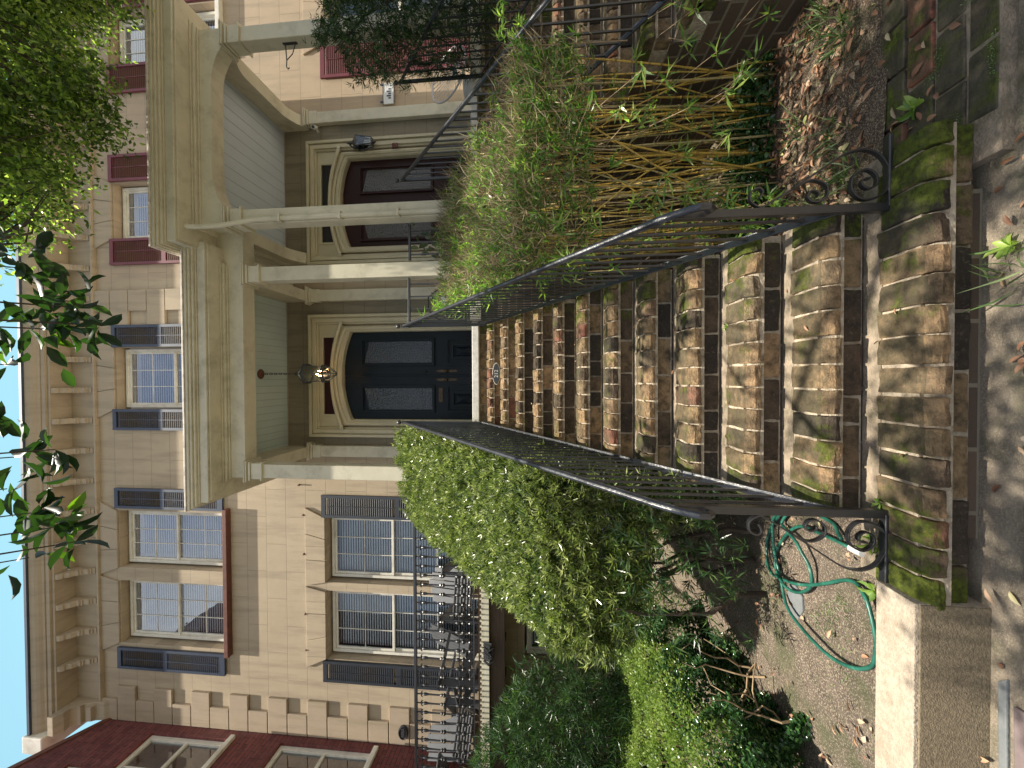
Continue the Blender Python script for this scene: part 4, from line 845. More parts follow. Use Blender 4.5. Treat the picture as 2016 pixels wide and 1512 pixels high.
adirondack((-4.35, 5.52, 2.55), -.5, 'grey wooden garden chair below the dark shutter in the middle of the deck')
adirondack((-3.15, 5.52, 2.55), .3, 'grey wooden garden chair half hidden by the hedge at the right end of the deck')
# wire chair on the porch
t = thing('wire_chair', (1.08, 5.3, 2.53), 'black wire chair with a blue patterned cushion on the porch', 'chair')
s_ = MB(); s_.tube([(.86, 5.1, 2.53), (.88, 5.12, 2.95), (1.28, 5.12, 2.95), (1.30, 5.1, 2.53)], .01, 6); s_.tube([(.88, 5.5, 2.53), (.88, 5.48, 2.95), (1.28, 5.48, 2.95), (1.30, 5.5, 2.53)], .01, 6); s_.tube([(.88, 5.12, 2.95), (.88, 5.48, 2.95)], .01, 6); s_.tube([(1.28, 5.12, 2.95), (1.28, 5.48, 2.95)], .01, 6)
s_.build('frame', 'iron', t); s_ = MB()
for k in range(8): s_.tube([(1.08, 5.30, 2.97), (.86+.065*k, 5.52, 3.3-.01*(k-4)**2)], .005, 5)
s_.tube([(.84, 5.5, 3.0), (.86, 5.52, 3.2), (1.0, 5.53, 3.36), (1.2, 5.53, 3.36), (1.32, 5.52, 3.2), (1.34, 5.5, 3.0)], .011, 6); s_.build('backrest', 'iron', t)
def patt():
    m, t_, b, o = nodes('blue_patterned_fabric'); co = coords(t_); v = N(t_, 'ShaderNodeTexVoronoi'); v.inputs['Scale'].default_value = 38; t_.links.new(co, v.inputs['Vector'])
    t_.links.new(ramp(t_, v.outputs['Distance'], ((.25, (.1, .2, .4)), (.45, (.6, .68, .75)))), b.inputs['Base Color']); b.inputs['Roughness'].default_value = .8; return m
M['fab'] = patt(); cu = MB(); cu.box(.90, 1.26, 5.1, 5.46, 2.965, 3.06); cu.build('cushion', 'fab', t, bevel=.03, seg=3)
# string chair + planter on the right porch
t = thing('string_chair', (4.25, 5.3, 2.53), 'round grey string lounge chair on the right porch', 'chair')
ring_ = [(4.22+.36*cos(a), 5.30+.22*cos(a)*.2+.25*sin(a), 2.98+.30*sin(a)) for a in [2*pi*i/28 for i in range(29)]]
MB().tube(ring_, .014, 7, capped=False).build('rim', 'string', t); s_ = MB()
for p in ring_[:-1]: s_.tube([p, (4.25, 5.22, 2.83)], .004, 4)
s_.build('cords', 'string', t)
for (dx, dy) in ((-.2, -.2), (.2, -.2), (0, .25)): MB().tube([(4.25+dx*1.3, 5.3+dy, 2.53), (4.25+dx*.5, 5.28+dy*.3, 2.85)], .012, 6).build('leg', 'iron', t)
t = thing('planter', (4.45, 5.0, 2.53), 'pale round planter pot by the string chair on the right porch', 'planter'); MB().lathe([(.11, 0), (.15, .2), (.155, .22), (.14, .22), (.12, .19)], (4.05, 5.35, 2.535), 20).build('pot', 'pot', t, smooth=False)
t = thing('potted_plant', (1.72, 5.1, 2.53), 'variegated leafy plant in a terracotta pot between the two porches', 'potted plant')
MB().lathe([(.10, 0), (.15, .26), (.17, .27), (.17, .31), (.14, .31), (.13, .26)], (1.70, 5.1, 2.535), 20).build('pot', 'terra', t)
n = 70; P = np.tile([[1.70, 5.1, 2.83]], (n, 1))+RNG.normal(size=(n, 3))*[.1, .08, .06]; D = unit(RNG.normal(size=(n, 3))*[1, 1, .5]+[0, -.2, 1.1]); s_ = RNG.uniform(.02, .5, size=(n, 1))
leaves('foliage', 'var', P+D*s_, unit(D+RNG.normal(size=(n, 3))*.6), .13, .065, t, T=BROAD)
# ------------------------------------------------------------------ red brick neighbour on the far left
H3 = thing('brick_house', (-6.1, 4.5, 0), 'red brick house with white framed windows at the far left', 'house')
hl = [(4.80, 5.80, 6.88, 8.30), (4.80, 5.83, 4.42, 6.0), (4.3, 5.2, 8.55, 9.05)]
g = MB(); XX = -5.953; ys = sorted({3.0, 6.0, *[h[0] for h in hl], *[h[1] for h in hl]}); zs = sorted({-.1, 8.55, *[h[2] for h in hl], *[h[3] for h in hl]})
for i in range(len(ys)-1):
    for j in range(len(zs)-1):
        cy_, cz_ = (ys[i]+ys[i+1])/2, (zs[j]+zs[j+1])/2
        if any(h[0] < cy_ < h[1] and h[2] < cz_ < h[3] for h in hl): continue
        g.add([(XX, ys[i], zs[j]), (XX, ys[i+1], zs[j]), (XX, ys[i+1], zs[j+1]), (XX, ys[i], zs[j+1])], [(0, 1, 2, 3)])
for a, b, c_, d in hl: g.add([(XX, a, c_), (XX, b, c_), (XX, b, d), (XX, a, d), (XX-.12, a, c_), (XX-.12, b, c_), (XX-.12, b, d), (XX-.12, a, d)], [(0, 4, 5, 1), (1, 5, 6, 2), (2, 6, 7, 3), (3, 7, 4, 0)])
g.add([(XX, 3, 9.05), (XX, 6, 9.05), (XX, 6, 9.23), (XX, 5.0, 9.80), (XX, 3.9, 10.4), (XX, 3.0, 10.4)], [(0, 1, 2, 3, 4, 5)])
g.add([(XX, 3, -.1), (XX, 3, 10.4), (-9, 3, 10.4), (-9, 3, -.1)], [(0, 1, 2, 3)]); g.box(-9, XX-.13, 3.05, 10, -.1, 9.1, 0)
g.build('wall', 'redbrick', H3)
cp = MB(); cp.prism([(6.02, 9.22), (5.0, 9.80), (3.9, 10.42), (3.9, 10.52), (5.0, 9.90), (6.02, 9.31)], 'X', -6.2, XX+.03); cp.build('coping', 'rust', H3, bevel=.005)
for a, b, c_, d in hl[:2]:
    f = MB(); x1_, x0_ = XX-.05, XX-.11; e = .07
    f.box(x0_, x1_, a, a+e, c_, d); f.box(x0_, x1_, b-e, b, c_, d); f.box(x0_, x1_, a+e, b-e, d-e, d); f.box(x0_, x1_, a+e, b-e, c_, c_+.05); m_ = (c_+d)/2; f.box(x0_+.005, x1_-.005, a+e, b-e, m_-.025, m_+.025)
    f.box(x0_+.015, x1_-.015, (a+b)/2-.012, (a+b)/2+.012, c_+.05, d-e); fo = f.build('window', 'white', H3, bevel=.004)
    MB().add([(x0_+.02, a, c_), (x0_+.02, b, c_), (x0_+.02, b, d), (x0_+.02, a, d)], [(0, 1, 2, 3)]).build('pane', 'glass', fo); MB().box(XX-.4, XX-.36, a, b, c_, d).build('interior', 'black', fo)
    MB().box(XX-.1, XX+.06, a-.06, b+.03, c_-.075, c_-.001).build('window_sill', 'white', fo, bevel=.004)
a, b, c_, d = hl[2]; f = MB(); f.box(XX-.11, XX-.05, a, b, c_, c_+.05); f.box(XX-.11, XX-.05, b-.05, b, c_+.05, d); 
for k in range(6): f.box(XX-.09, XX-.06, a+.12*k+.05, a+.12*k+.07, c_+.05, d)
f.build('attic_vent', 'white', H3); MB().box(XX-.14, XX-.12, a, b, c_, d).build('vent_backing', 'black', H3)
# ------------------------------------------------------------------ hedges
def hz_top(y, x): return HR(y)-.05-.24*max(0, min(1, (-.62-x)/1.5))
def podhedge(t, n, xr, yr, ztop, zbot, dark=False, k=12, Lf=(.05, .085), keep=None, faces=(1, 1, 1, 1)):
    xr0, xr1 = xr; y0, y1 = yr; T_ = []; O_ = []; H_ = []
    wx, wy = xr1-xr0, y1-y0; zt = ztop((xr0+xr1)/2, (y0+y1)/2) if callable(ztop) else ztop
    areas = np.array([wx*wy*1.2*faces[0], wy*1.2*faces[1], wx*1.2*faces[2], wy*1.2*faces[3]]); areas = areas/areas.sum()
    for fi, q in enumerate(areas):
        m_ = int(n*q)
        for _ in range(m_):
            x = random.uniform(xr0, xr1); y = random.uniform(y0, y1)
            if fi == 1: x = xr0
            if fi == 2: y = y0
            if fi == 3: x = xr1
            tz = ztop(x, y); bz = zbot(x, y)
            if fi == 0: z = tz; o_ = (0, -.15, 1)
            else:
                z = bz+(tz-bz)*random.random()**.75; o_ = [(0, 0, 0), (-1, -.1, .45), (0, -1, .45), (1, -.1, .4)][fi]
            rr = .05 if fi == 0 else .07
            dd = random.gauss(0, 1)*.035-.02*random.random()
            # rounded shoulders
            ex = min(x-xr0, xr1-x); ey = y-y0; e_ = min(ex, ey)
            if fi == 0 and e_ < .18: z -= (.18-e_)**2*3.0
            if fi != 0 and tz-z < .18:
                s_ = (.18-(tz-z))**2*3.0; x += s_*(1 if fi == 1 else -1 if fi == 3 else 0); y += s_*(1 if fi == 2 else 0); o_ = (o_[0], o_[1], o_[2]+.7)
            p = (x+o_[0]*dd, y+o_[1]*dd, z+o_[2]*dd)
            if keep and not keep(p): continue
            T_.append(p); O_.append(tuple(a+random.gauss(0, .28) for a in o_)); H_.append(0 if fi == 0 else max(0, min(1, 1-(z-bz)/max(.1, tz-bz))))
    T_ = np.array(T_); O_ = np.array(O_); P, D = whorls(T_, O_, k)
    L_ = RNG.uniform(*Lf, size=len(P))*(1+.75*np.repeat(np.array(H_), k)); rn = -.16*np.repeat(np.array(H_), k)+ np.clip(np.repeat(RNG.normal(.45, .22, len(T_)), k)+RNG.normal(0, .12, len(P)), 0, 1)  # lower side leaves toned darker: shade painted into the leaf tone
    leaves('foliage', 'podd' if dark else 'pod', P, D, L_, .0095, t, Nn=unit(RNG.normal(size=D.shape)*.8+[0, -.2, 1]), rnd=rn)
    return T_
zt1 = lambda x, y: hz_top(y, x)+.02*sin(x*5+y*7)
zb1 = lambda x, y: .42+max(0, min(1, (-.62-x)/1.5))*.98+.12*sin(x*5+1)+.25*max(0, y-2.7)
t = thing('clipped_hedge', (-1.4, 3.5, .2), 'tall clipped podocarpus hedge sloping up along the left stair railing', 'hedge')
n0 = podhedge(t, 9500, (-1.86, -.62), (2.6, 4.75), zt1, zb1, k=12, Lf=(.03, .058), faces=(1.9, 1.1, 1.5, .8))
# inner leaves that close the body
n = 26000; x = RNG.uniform(-1.8, -.68, n); y = RNG.uniform(2.66, 4.7, n); zt = np.array([zt1(a, b) for a, b in zip(x, y)]); zb = np.array([zb1(a, b) for a, b in zip(x, y)])
z = zb+(zt-.03-zb)*RNG.random(n)**.5; leaves('inner_foliage', 'podd', np.stack([x, y, z], 1), rdir(n)*[1, 1, .7]+[0, -.1, .3], .08, .013, t)
# stragglers low at the front corner and through the railing
P = np.array([(random.uniform(-1.6, -.62), random.uniform(2.3, 3.1), random.uniform(.45, 1.2)) for _ in range(230)]); Pw, Dw = whorls(P, RNG.normal(size=(230, 3))*.5+[0, -.6, .6], 12); leaves('low_foliage', 'podd', Pw, Dw, .085, .009, t)
P = np.array([(-.60+random.uniform(-.02, .1)*(3.4-y)*.5, y, BR(y)+random.uniform(.05, .55)) for y in RNG.uniform(2.1, 4.3, 110)]); Pw, Dw = whorls(P, RNG.normal(size=(110, 3))*.4+[.9, -.5, .4], 10); leaves('stray_foliage', 'pod', Pw, Dw, .06, .008, t)
s_ = MB()
for k in range(12):
    x, y = random.uniform(-1.6, -.75), random.uniform(2.6, 4.4); p = Vector((x, y, .19)); pts = [p]
    for q in range(5): p = p+Vector((random.uniform(-.1, .1), random.uniform(-.12, .05), .2)); pts.append(p)
    s_.tube(pts, [.02, .017, .014, .011, .008, .005], 6)
tag(s_.build('stems', 'bark', t), kind='stuff')
t = thing('dark_shrub', (-4.4, 4.5, .2), 'dark green podocarpus shrub in the shade under the left deck railing', 'shrub')
podhedge(t, 1150, (-5.9, -3.3), (3.95, 4.75), lambda x, y: 2.15+.25*sin(x*2.3)+.1*(-x-3.4)-.9*max(0, x+3.75), lambda x, y: .35, dark=True, k=13, Lf=(.07, .12))
n = 16000; P = np.stack([RNG.uniform(-5.9, -3.4, n), RNG.uniform(4.05, 4.8, n), RNG.uniform(.3, 2.05, n)], 1); leaves('inner_foliage', 'podd', P, rdir(n), .1, .014, t)
s_ = MB()
for k in range(14): x = random.uniform(-5.6, -3.6); s_.tube([(x, 4.4, .15), (x+random.uniform(-.1, .1), 4.35, 1.0), (x+random.uniform(-.2, .2), 4.3, 1.9)], [.018, .013, .006], 6)
tag(s_.build('stems', 'bark', t), kind='stuff')
# right shrub beyond the second stairs
t = thing('overhanging_shrub', (4.1, 3.6, .1), 'dark drooping podocarpus overhanging the far railing of the neighbouring steps', 'shrub')
podhedge(t, 1500, (3.42, 5.2), (2.5, 4.35), lambda x, y: 3.45+.12*sin(x*4)+.25*(y-3)-.35*max(0, 3.0-y), lambda x, y: 2.1+.2*sin(y*5), dark=True, k=12, Lf=(.06, .1), faces=(.6, 1.6, 1, .2))
n = 9000; P = np.stack([RNG.uniform(3.5, 5.1, n), RNG.uniform(2.7, 4.4, n), RNG.uniform(2.2, 3.4, n)], 1); leaves('inner_foliage', 'podd', P, rdir(n), .09, .014, t)
n = 6000; P = np.stack([RNG.uniform(3.55, 5.1, n), RNG.uniform(2.6, 4.4, n), RNG.uniform(.3, 2.3, n)], 1); leaves('lower_foliage', 'podd', P, rdir(n), .1, .018, t)
T_ = []; s_ = MB()
for (x, y, z, dx, dz, L_) in ((3.25, 3.75, 3.72, -.42, -.25, .7), (3.2, 3.7, 3.55, -.5, -.35, .8), (3.1, 3.7, 3.25, -.3, -.6, .55), (3.35, 3.8, 3.9, -.2, .12, .5), (3.4, 3.6, 3.4, -.45, -.1, .6), (3.5, 3.9, 3.8, -.2, .2, .5)):
    pts = []
    for k in range(26):
        u = k/25; p = Vector((x+.35+dx*u*1.4, y, z+dz*u*1.2-.12*u*u)); pts.append(p)
        for q in range(3): T_.append(p+Vector((random.gauss(0, .035), random.gauss(0, .04), random.gauss(0, .04))))
    s_.tube(pts[::5]+[pts[-1]], .006, 5)
Pw, Dw = whorls(np.array(T_), RNG.normal(size=(len(T_), 3))+[-.8, -.2, -.2], 7); leaves('hanging_sprays', 'podd', Pw, Dw, .05, .008, t); s_.tube([(4.2, 3.6, .1), (4.1, 3.6, 1.6), (3.8, 3.65, 3.2)], [.05, .04, .02], 8); s_.tube([(3.9, 3.65, 2.6), (3.6, 3.7, 3.4), (3.3, 3.75, 3.75)], [.02, .014, .008], 6); tag(s_.build('stems', 'bark', t), kind='stuff')
# boxwood
def boxhedge(label, poly, z1, n, matn='box', Lf=.021, ztopf=None, dens=1.0, zb=.22, edge=.5):
    xs = [p[0] for p in poly]; ys = [p[1] for p in poly]; 
    def inside(x, y):
        c_ = False; m_ = len(poly)
        for i in range(m_):
            (a, b), (c2, d) = poly[i], poly[(i+1) % m_]
            if (b > y) != (d > y) and x < (c2-a)*(y-b)/(d-b)+a: c_ = not c_
        return c_
    t = thing('boxwood_hedge', (sum(xs)/len(xs), sum(ys)/len(ys), .2), label, 'hedge', None); P = []; O_ = []
    while len(P) < n*.62:
        x, y = random.uniform(min(xs), max(xs)), random.uniform(min(ys), max(ys))
        if inside(x, y):
            z = z1+.035*sin(x*6+y*3)+.03*sin(y*9-x*4)+random.gauss(0, .014)-.07*random.random()**3; P.append((x, y, z)); O_.append((0, -.2, 1))
    L_ = [sqrt((poly[i][0]-poly[i-1][0])**2+(poly[i][1]-poly[i-1][1])**2) for i in range(len(poly))]; tot = sum(L_)
    for i in range(len(poly)):
        (a, b), (c2, d) = poly[i-1], poly[i]; nx, ny = (d-b), -(c2-a); q = sqrt(nx*nx+ny*ny); nx /= q; ny /= q
        if inside((a+c2)/2+nx*.05, (b+d)/2+ny*.05): nx, ny = -nx, -ny
        for _ in range(int(n*.38*L_[i]/tot)):
            u = random.random(); z = zb+(z1-zb)*random.random()**.8; bul = .05*sin(u*L_[i]*7)+random.gauss(0, .02)
            if random.random() > .45+.55*(z-zb)/(z1-zb): continue
            P.append((a+(c2-a)*u+nx*bul, b+(d-b)*u+ny*bul, z)); O_.append((nx, ny, .5))
    P = np.array(P); k = 3; PP = np.repeat(P, k, 0)+RNG.normal(size=(len(P)*k, 3))*.012; DD = unit(np.repeat(np.array(O_), k, 0)+RNG.normal(size=(len(PP), 3))*.8)
    leaves('foliage', matn, PP, DD, RNG.uniform(.7, 1.3, len(PP))*Lf, Lf*.62, t, rnd=np.clip(RNG.normal(.5, .2, len(PP))+.25*np.sin(PP[:, 0]*9)*np.sin(PP[:, 1]*11), 0, 1))
    s_ = MB()
    for _ in range(int(26*tot/4)):
        for _t in range(30):
            x, y = random.uniform(min(xs), max(xs)), random.uniform(min(ys), max(ys))
            if inside(x, y): break
        h_ = z1-.1-zb; s_.tube([(x, y, .18), (x+random.uniform(-.08, .08), y-.04, zb+h_*.5), (x+random.uniform(-.14, .14), y-.06, z1-.08)], [.009, .007, .003], 5)
    tag(s_.build('stems', 'twig', t), kind='stuff'); return t
bt = boxhedge('long bright green clipped boxwood hedge at the left, with a loose leafy lower side', [(-2.3, 3.75), (-2.35, 4.7), (-5.9, 4.9), (-5.9, 2.0), (-2.06, 2.0), (-2.13, 2.7)], .80, 30000)
n = 15000; yy = RNG.uniform(1.95, 3.75, n); zz = .2+.55*RNG.random(n)**1.2; lump = .06*np.sin(yy*9)+.05*np.sin(yy*17+zz*9)+.05*np.sin(zz*14); xx = np.interp(yy, [2.0, 2.7, 3.75], [-2.08, -2.15, -2.32])+lump*1.3+np.abs(RNG.normal(0, .05, n))*-1+(.8-zz)*.16
P = np.stack([xx, yy, zz], 1); P = P[np.sin(yy*7+zz*12)+np.sin(yy*15-zz*7) > -1.1]; leaves('lower_foliage', 'shrub', P, rdir(len(P))*[1, 1, .5]+[.4, -.2, .5], .032, .019, bt, T=BROAD, rnd=np.clip(RNG.normal(.5, .25, len(P)), 0, 1))
n = 7000; P = np.stack([RNG.uniform(-2.9, -1.5, n), RNG.uniform(1.95, 3.1, n), .2+np.abs(RNG.normal(0, .09, n))], 1)
kp = (P[:, 0] < -2.1+.25*(P[:, 1]-2.35)) & (np.sin(P[:, 0]*9+P[:, 1]*4)+np.sin(P[:, 1]*11) > -.7) ; P = P[kp]
tag(leaves('ground_cover', 'shrub', P, rdir(len(P))*[1, 1, .5]+[0, -.2, .6], .034, .02, T=BROAD), 'dark glossy leafy ground cover in front of the boxwood hedge', 'ground cover', kind='stuff')
# bare woody branches in the hedge gap
s_ = MB()
for k in range(20):
    p = Vector((random.uniform(-2.3, -1.95), random.uniform(2.3, 2.9), .2)); pts = [p]; d_ = Vector((random.uniform(-.5, .5), random.uniform(-.5, .2), .8))
    for q in range(6): d_ = (d_+Vector((random.gauss(0, .5), random.gauss(0, .4), random.gauss(0, .3)))).normalized(); p = p+d_*.09; pts.append(p)
    s_.tube(pts, [.008, .007, .006, .005, .004, .003, .002], 5)
tag(s_.build('woody_branches', 'twig'), 'tangle of bare pale branches between the big hedge and the boxwood', 'branches', kind='stuff')
# ------------------------------------------------------------------ bamboo
t = thing('bamboo_clump', (1.5, 3.2, .1), 'clump of golden bamboo with a clipped leafy top between the two flights of steps', 'bamboo')
ztb = lambda y: 2.70+.56*(y-4.1)
cm = MB(); tw = MB(); ends = []
for k in range(98):
    x0_ = random.uniform(.95, 2.15); y0_ = random.uniform(2.72, 3.5); x1_ = min(2.12, max(.74, x0_+random.gauss(-.02, .09))); y1_ = min(4.3, max(2.5, y0_+random.gauss(.12, .28)))
    if k < 14: x1_ = random.uniform(.8, 2.0); y1_ = random.uniform(2.45, 2.75)
    zt_ = ztb(y1_)-random.uniform(.02, .6); cm.rnd = random.random(); pts = []; nseg = 9; r_ = random.uniform(.0038, .0092)
    for q in range(nseg+1):
        u = q/nseg; s_ = sin(u*pi)*random.uniform(-.01, .01); bow = sin(u*pi*.5); pts.append((x0_+(x1_-x0_)*u**1.6+s_, y0_+(y1_-y0_)*bow+s_, .08+(zt_-.08)*u))
    rs = [r_*(1-.35*u_/nseg) for u_ in range(nseg+1)]; cm.tube(pts, rs, 7)
    for q in range(1, nseg): cm.rnd += 0; p = pts[q]; cm.lathe([(rs[q]*1.35, -.004), (rs[q]*1.45, 0), (rs[q]*1.3, .004)], p, 7)
    ends.append(pts)
cm.build('culms', 'culm', t, smooth=True)
# dead twigs and leaves fill the clipped mass
def bampt(n, depth, xr=(.73, 2.13)):
    x = RNG.uniform(*xr, n); y = RNG.uniform(2.42, 4.42, n); d_ = np.abs(RNG.normal(0, depth, n)); z = ztb(y)-d_+.03*np.sin(x*9)+.03*np.sin(y*12)
    sel = RNG.random(n) < .5; 
    # front face points
    yf = 2.42+np.abs(RNG.normal(0, .1, n)); zf = ztb(2.42)-RNG.random(n)**1.6*.5+.05; y = np.where(sel & (RNG.random(n) < .55), yf, y); z = np.where(y == yf, zf, z)
    return np.stack([x, y, z], 1)
P = bampt(8500, .13); D = unit(RNG.normal(size=P.shape)*[.6, .6, .4]+[0, -.35, .55]); leaves('dry_twigs', 'dry', P, D, RNG.uniform(.06, .18, len(P)), .0055, t)
P = bampt(1500, .13); Pw, Dw = whorls(P, RNG.normal(size=P.shape)*.6+[-.1, -.7, .4], 7, (.3, 1.35)); leaves('foliage', 'bam', Pw, Dw, RNG.uniform(.045, .10, len(Pw)), .0125, t, rnd=np.clip(np.repeat(RNG.normal(.42, .24, len(P)), 7)+RNG.normal(0, .1, len(Pw)), 0, 1))
P = np.array([(random.uniform(.72, 2.2), random.uniform(2.2, 2.9), random.uniform(.3, 1.7)) for _ in range(85)]+[(random.uniform(.64, .78), y_, HR(y_)-random.uniform(.0, .45)) for y_ in RNG.uniform(2.2, 4.0, 60)]+[(random.uniform(.75, 1.1), random.uniform(2.25, 2.5), random.uniform(.25, .5)) for _ in range(16)])
Pw, Dw = whorls(P, RNG.normal(size=P.shape)*.5+[-.2, -.8, -.15], 8, (.35, 1.3)); leaves('side_sprays', 'bam', Pw, Dw, RNG.uniform(.07, .14, len(Pw)), .0145, t)
for p in P[:85]:
    tw.tube([tuple(p), (p[0]+random.uniform(-.12, .12), p[1]+random.uniform(.1, .3), p[2]+random.uniform(.05, .25))], .0022, 4)
for k in range(260):
    x_, y_ = random.uniform(.76, 2.1), random.uniform(2.42, 4.35); z_ = ztb(y_)+random.uniform(-.12, .05); tw.tube([(x_+random.gauss(0, .03), y_+random.uniform(.0, .08), z_-random.uniform(.25, .6)), (x_, y_, z_)], [.004, .0032], 5)
tag(tw.build('twigs', 'twig', t), kind='stuff')
n = 2600; P = np.stack([RNG.uniform(.95, 2.2, n), RNG.uniform(2.75, 3.4, n), .08+np.abs(RNG.normal(0, .06, n))], 1); tag(leaves('ivy_cover', 'shrub', P, rdir(n)*[1, 1, .5]+[0, -.4, .5], .04, .028, T=BROAD), 'dark rounded leafy ground cover at the foot of the bamboo', 'ground cover', kind='stuff')
# liriope tufts, grass
P = []; D = []
for (x, y, z, n_, s_) in ((1.02, 2.12, .08, 46, .2), (.9, 2.3, .08, 50, .22), (1.25, 2.2, .08, 30, .16), (1.75, 2.15, .08, 40, .2), (2.0, 2.05, .08, 50, .22), (1.95, 2.3, .08, 40, .2), (1.5, 2.5, .08, 20, .15), (.35, 1.46, .0, 26, .06), (-.2, 1.52, .22, 0, .05)):
    for _ in range(n_): a = random.random()*6.28; P.append((x+random.gauss(0, .05), y+random.gauss(0, .04), z)); D.append((cos(a)*.8, sin(a)*.8, random.uniform(.5, 1.3)))
P = np.array(P); tag(leaves('grass_tufts', 'grass', P, np.array(D), RNG.uniform(.08, .2, len(P)), .008), 'strappy green grass tufts in the bed beside the right railing', 'grass', kind='stuff')
n = 5200; P = np.stack([RNG.uniform(-2.0, -.68, n), RNG.uniform(1.74, 2.7, n), np.full(n, .19)], 1); kp = np.sin(P[:, 0]*8)+np.sin(P[:, 1]*13+P[:, 0]*5) > .1; P = P[kp]; tag(leaves('thin_grass', 'grass', P, rdir(len(P))*[1, 1, .3]+[0, 0, .25], RNG.uniform(.012, .035, len(P)), .0035), 'sparse short grass and straw on the bare soil by the hose', 'grass', kind='stuff')
# moss tufts on edging
n = 7000; P = np.stack([RNG.uniform(.95, 1.9, n), RNG.uniform(1.5, 1.78, n), np.full(n, .058)], 1); m_ = (np.sin(P[:, 0]*14+P[:, 1]*20)+np.sin(P[:, 1]*33-P[:, 0]*9) > 1.15); P = P[m_]
tag(leaves('moss', 'grass', P, rdir(len(P))*[1, 1, .5]+[0, 0, .6], .008, .003), 'yellow-green moss in the joints of the brick edging', 'moss', kind='stuff')
# litter
def litter(name, n, xr, yr, z, L_, label, up_=.35, keep=None):
    P = np.stack([RNG.uniform(*xr, n), RNG.uniform(*yr, n), z+np.abs(RNG.normal(0, .012, n))], 1)
    if keep is not None: P = P[keep(P)]
    D = rdir(len(P))*[1, 1, up_*.5]; Nn = unit(RNG.normal(size=(len(P), 3))*up_+[0, 0, 1]); o = leaves(name, 'litter', P, D, RNG.uniform(.6, 1.25, len(P))*L_, RNG.uniform(.3, .5, len(P))*L_, T=BROAD, Nn=Nn); return tag(o, label, 'fallen leaves', kind='stuff')
litter('fallen_leaves', 850, (.9, 2.22), (1.86, 2.95), .088, .052, 'brown fallen leaves covering the bed in front of the bamboo', .45, lambda P: RNG.random(len(P)) < np.clip((P[:, 1]-1.8)*2.2, .1, 1))
litter('fallen_leaves', 95, (-2.2, -.66), (1.74, 3.2), .205, .04, 'scattered brown leaves on the soil of the left bed', .4)
litter('fallen_leaves', 26, (-1.4, .9), (1.42, 1.53), .006, .045, 'few brown leaves on the walk before the lowest step', .3)
litter('fallen_leaves', 14, (.95, 1.5), (1.5, 1.9), .066, .045, 'few brown leaves on the mossy brick edging', .4)
for i in range(0, 9): litter('fallen_leaves', 3, (-.5, .62), (T0+.08+TR*i, T0+.22+TR*i), NZ+R0*i+.006, .03, 'few small dry leaves on step %s from the bottom' % ['one', 'two', 'three', 'four', 'five', 'six', 'seven', 'eight', 'nine'][i], .4)
# weeds
def weed(loc, s, label, n=9, mat='bam'):
    a = np.arange(n)*2.4; D = np.stack([np.cos(a), np.sin(a), RNG.uniform(.3, 1.1, n)], 1); o = leaves('weed', mat, np.tile([loc], (n, 1)), D, s*RNG.uniform(.7, 1.2, n), s*.42, T=BROAD, rnd=RNG.uniform(.5, 1, n)); return tag(o, label, 'weed')
weed((1.13, 1.79, .06), .06, 'rosette weed growing between the brick edging and the right railing foot', 9); weed((-.53, 1.74, .225), .035, 'tiny green seedling at the foot of the left railing', 7); weed((.45, 1.50, .0), .06, 'strappy weed in the walk in front of the lowest step', 10)
weed((-.72, 1.80, .2), .06, 'green weed beside the left railing scroll', 8); weed((-.93, 1.80, .2), .06, 'small green weed inside the hose loop', 7); weed((.28, 2.27, .6), .03, 'tiny fern growing from the third step', 8)
weed((1.02, 1.52, .03), .03, 'two-leaved seedling at the right end of the lowest step', 6)
P, D = whorls(np.array([(random.uniform(2.62, 2.95), random.uniform(2.85, 3.2), random.uniform(1.75, 2.0)) for _ in range(16)]), rdir(16)+[0, -.4, .3], 9); tag(leaves('fern', 'bam', P, D, .07, .014), 'light green fern hanging on the neighbouring steps', 'fern', kind='stuff')
# ------------------------------------------------------------------ hose
hA = [(-.787, 1.889), (-.788, 1.982), (-.801, 2.128), (-.819, 2.241), (-.882, 2.344), (-.986, 2.44), (-1.09, 2.499), (-1.159, 2.481), (-1.195, 2.421), (-1.164, 2.296), (-1.113, 2.183), (-1.04, 2.064), (-.965, 1.953), (-.936, 1.878), (-.949, 1.831), (-.976, 1.794), (-1.05, 1.765), (-1.13, 1.755), (-1.193, 1.765), (-1.262, 1.795), (-1.328, 1.876), (-1.366, 1.997), (-1.363, 2.137), (-1.34, 2.299), (-1.30, 2.38), (-1.214, 2.438), (-1.155, 2.472), (-1.084, 2.486), (-.979, 2.483), (-.859, 2.466), (-.80, 2.40), (-.9, 2.50), (-1.02, 2.583), (-1.105, 2.591), (-1.178, 2.562), (-1.205, 2.489), (-1.192, 2.405), (-1.217, 2.341), (-1.196, 2.259), (-1.134, 2.19), (-1.071, 2.164), (-.998, 2.171), (-.951, 2.205), (-.908, 2.254), (-.884, 2.359), (-.86, 2.42), (-.74, 2.3), (-.713, 2.033), (-.743, 1.961), (-.76, 1.92)]
Q = []
for i in range(len(hA)-1):
    p0, p1, p2, p3 = [Vector((*hA[min(max(j, 0), len(hA)-1)], 0)) for j in (i-1, i, i+1, i+2)]
    for u in (0, .25, .5, .75): v = .5*((2*p1)+(-p0+p2)*u+(2*p0-5*p1+4*p2-p3)*u*u+(-p0+3*p1-3*p2+p3)*u**3); Q.append((v.x, v.y, .213+.016*(1+sin(len(Q)*.23))*(.5 if len(Q) < 70 else 1)))
t = thing('garden_hose', (-1.1, 2.1, .2), 'green garden hose looped on the soil behind the kerb', 'hose')
MB().tube(Q, .0088, 8).build('hose', 'hose', t, smooth=True)
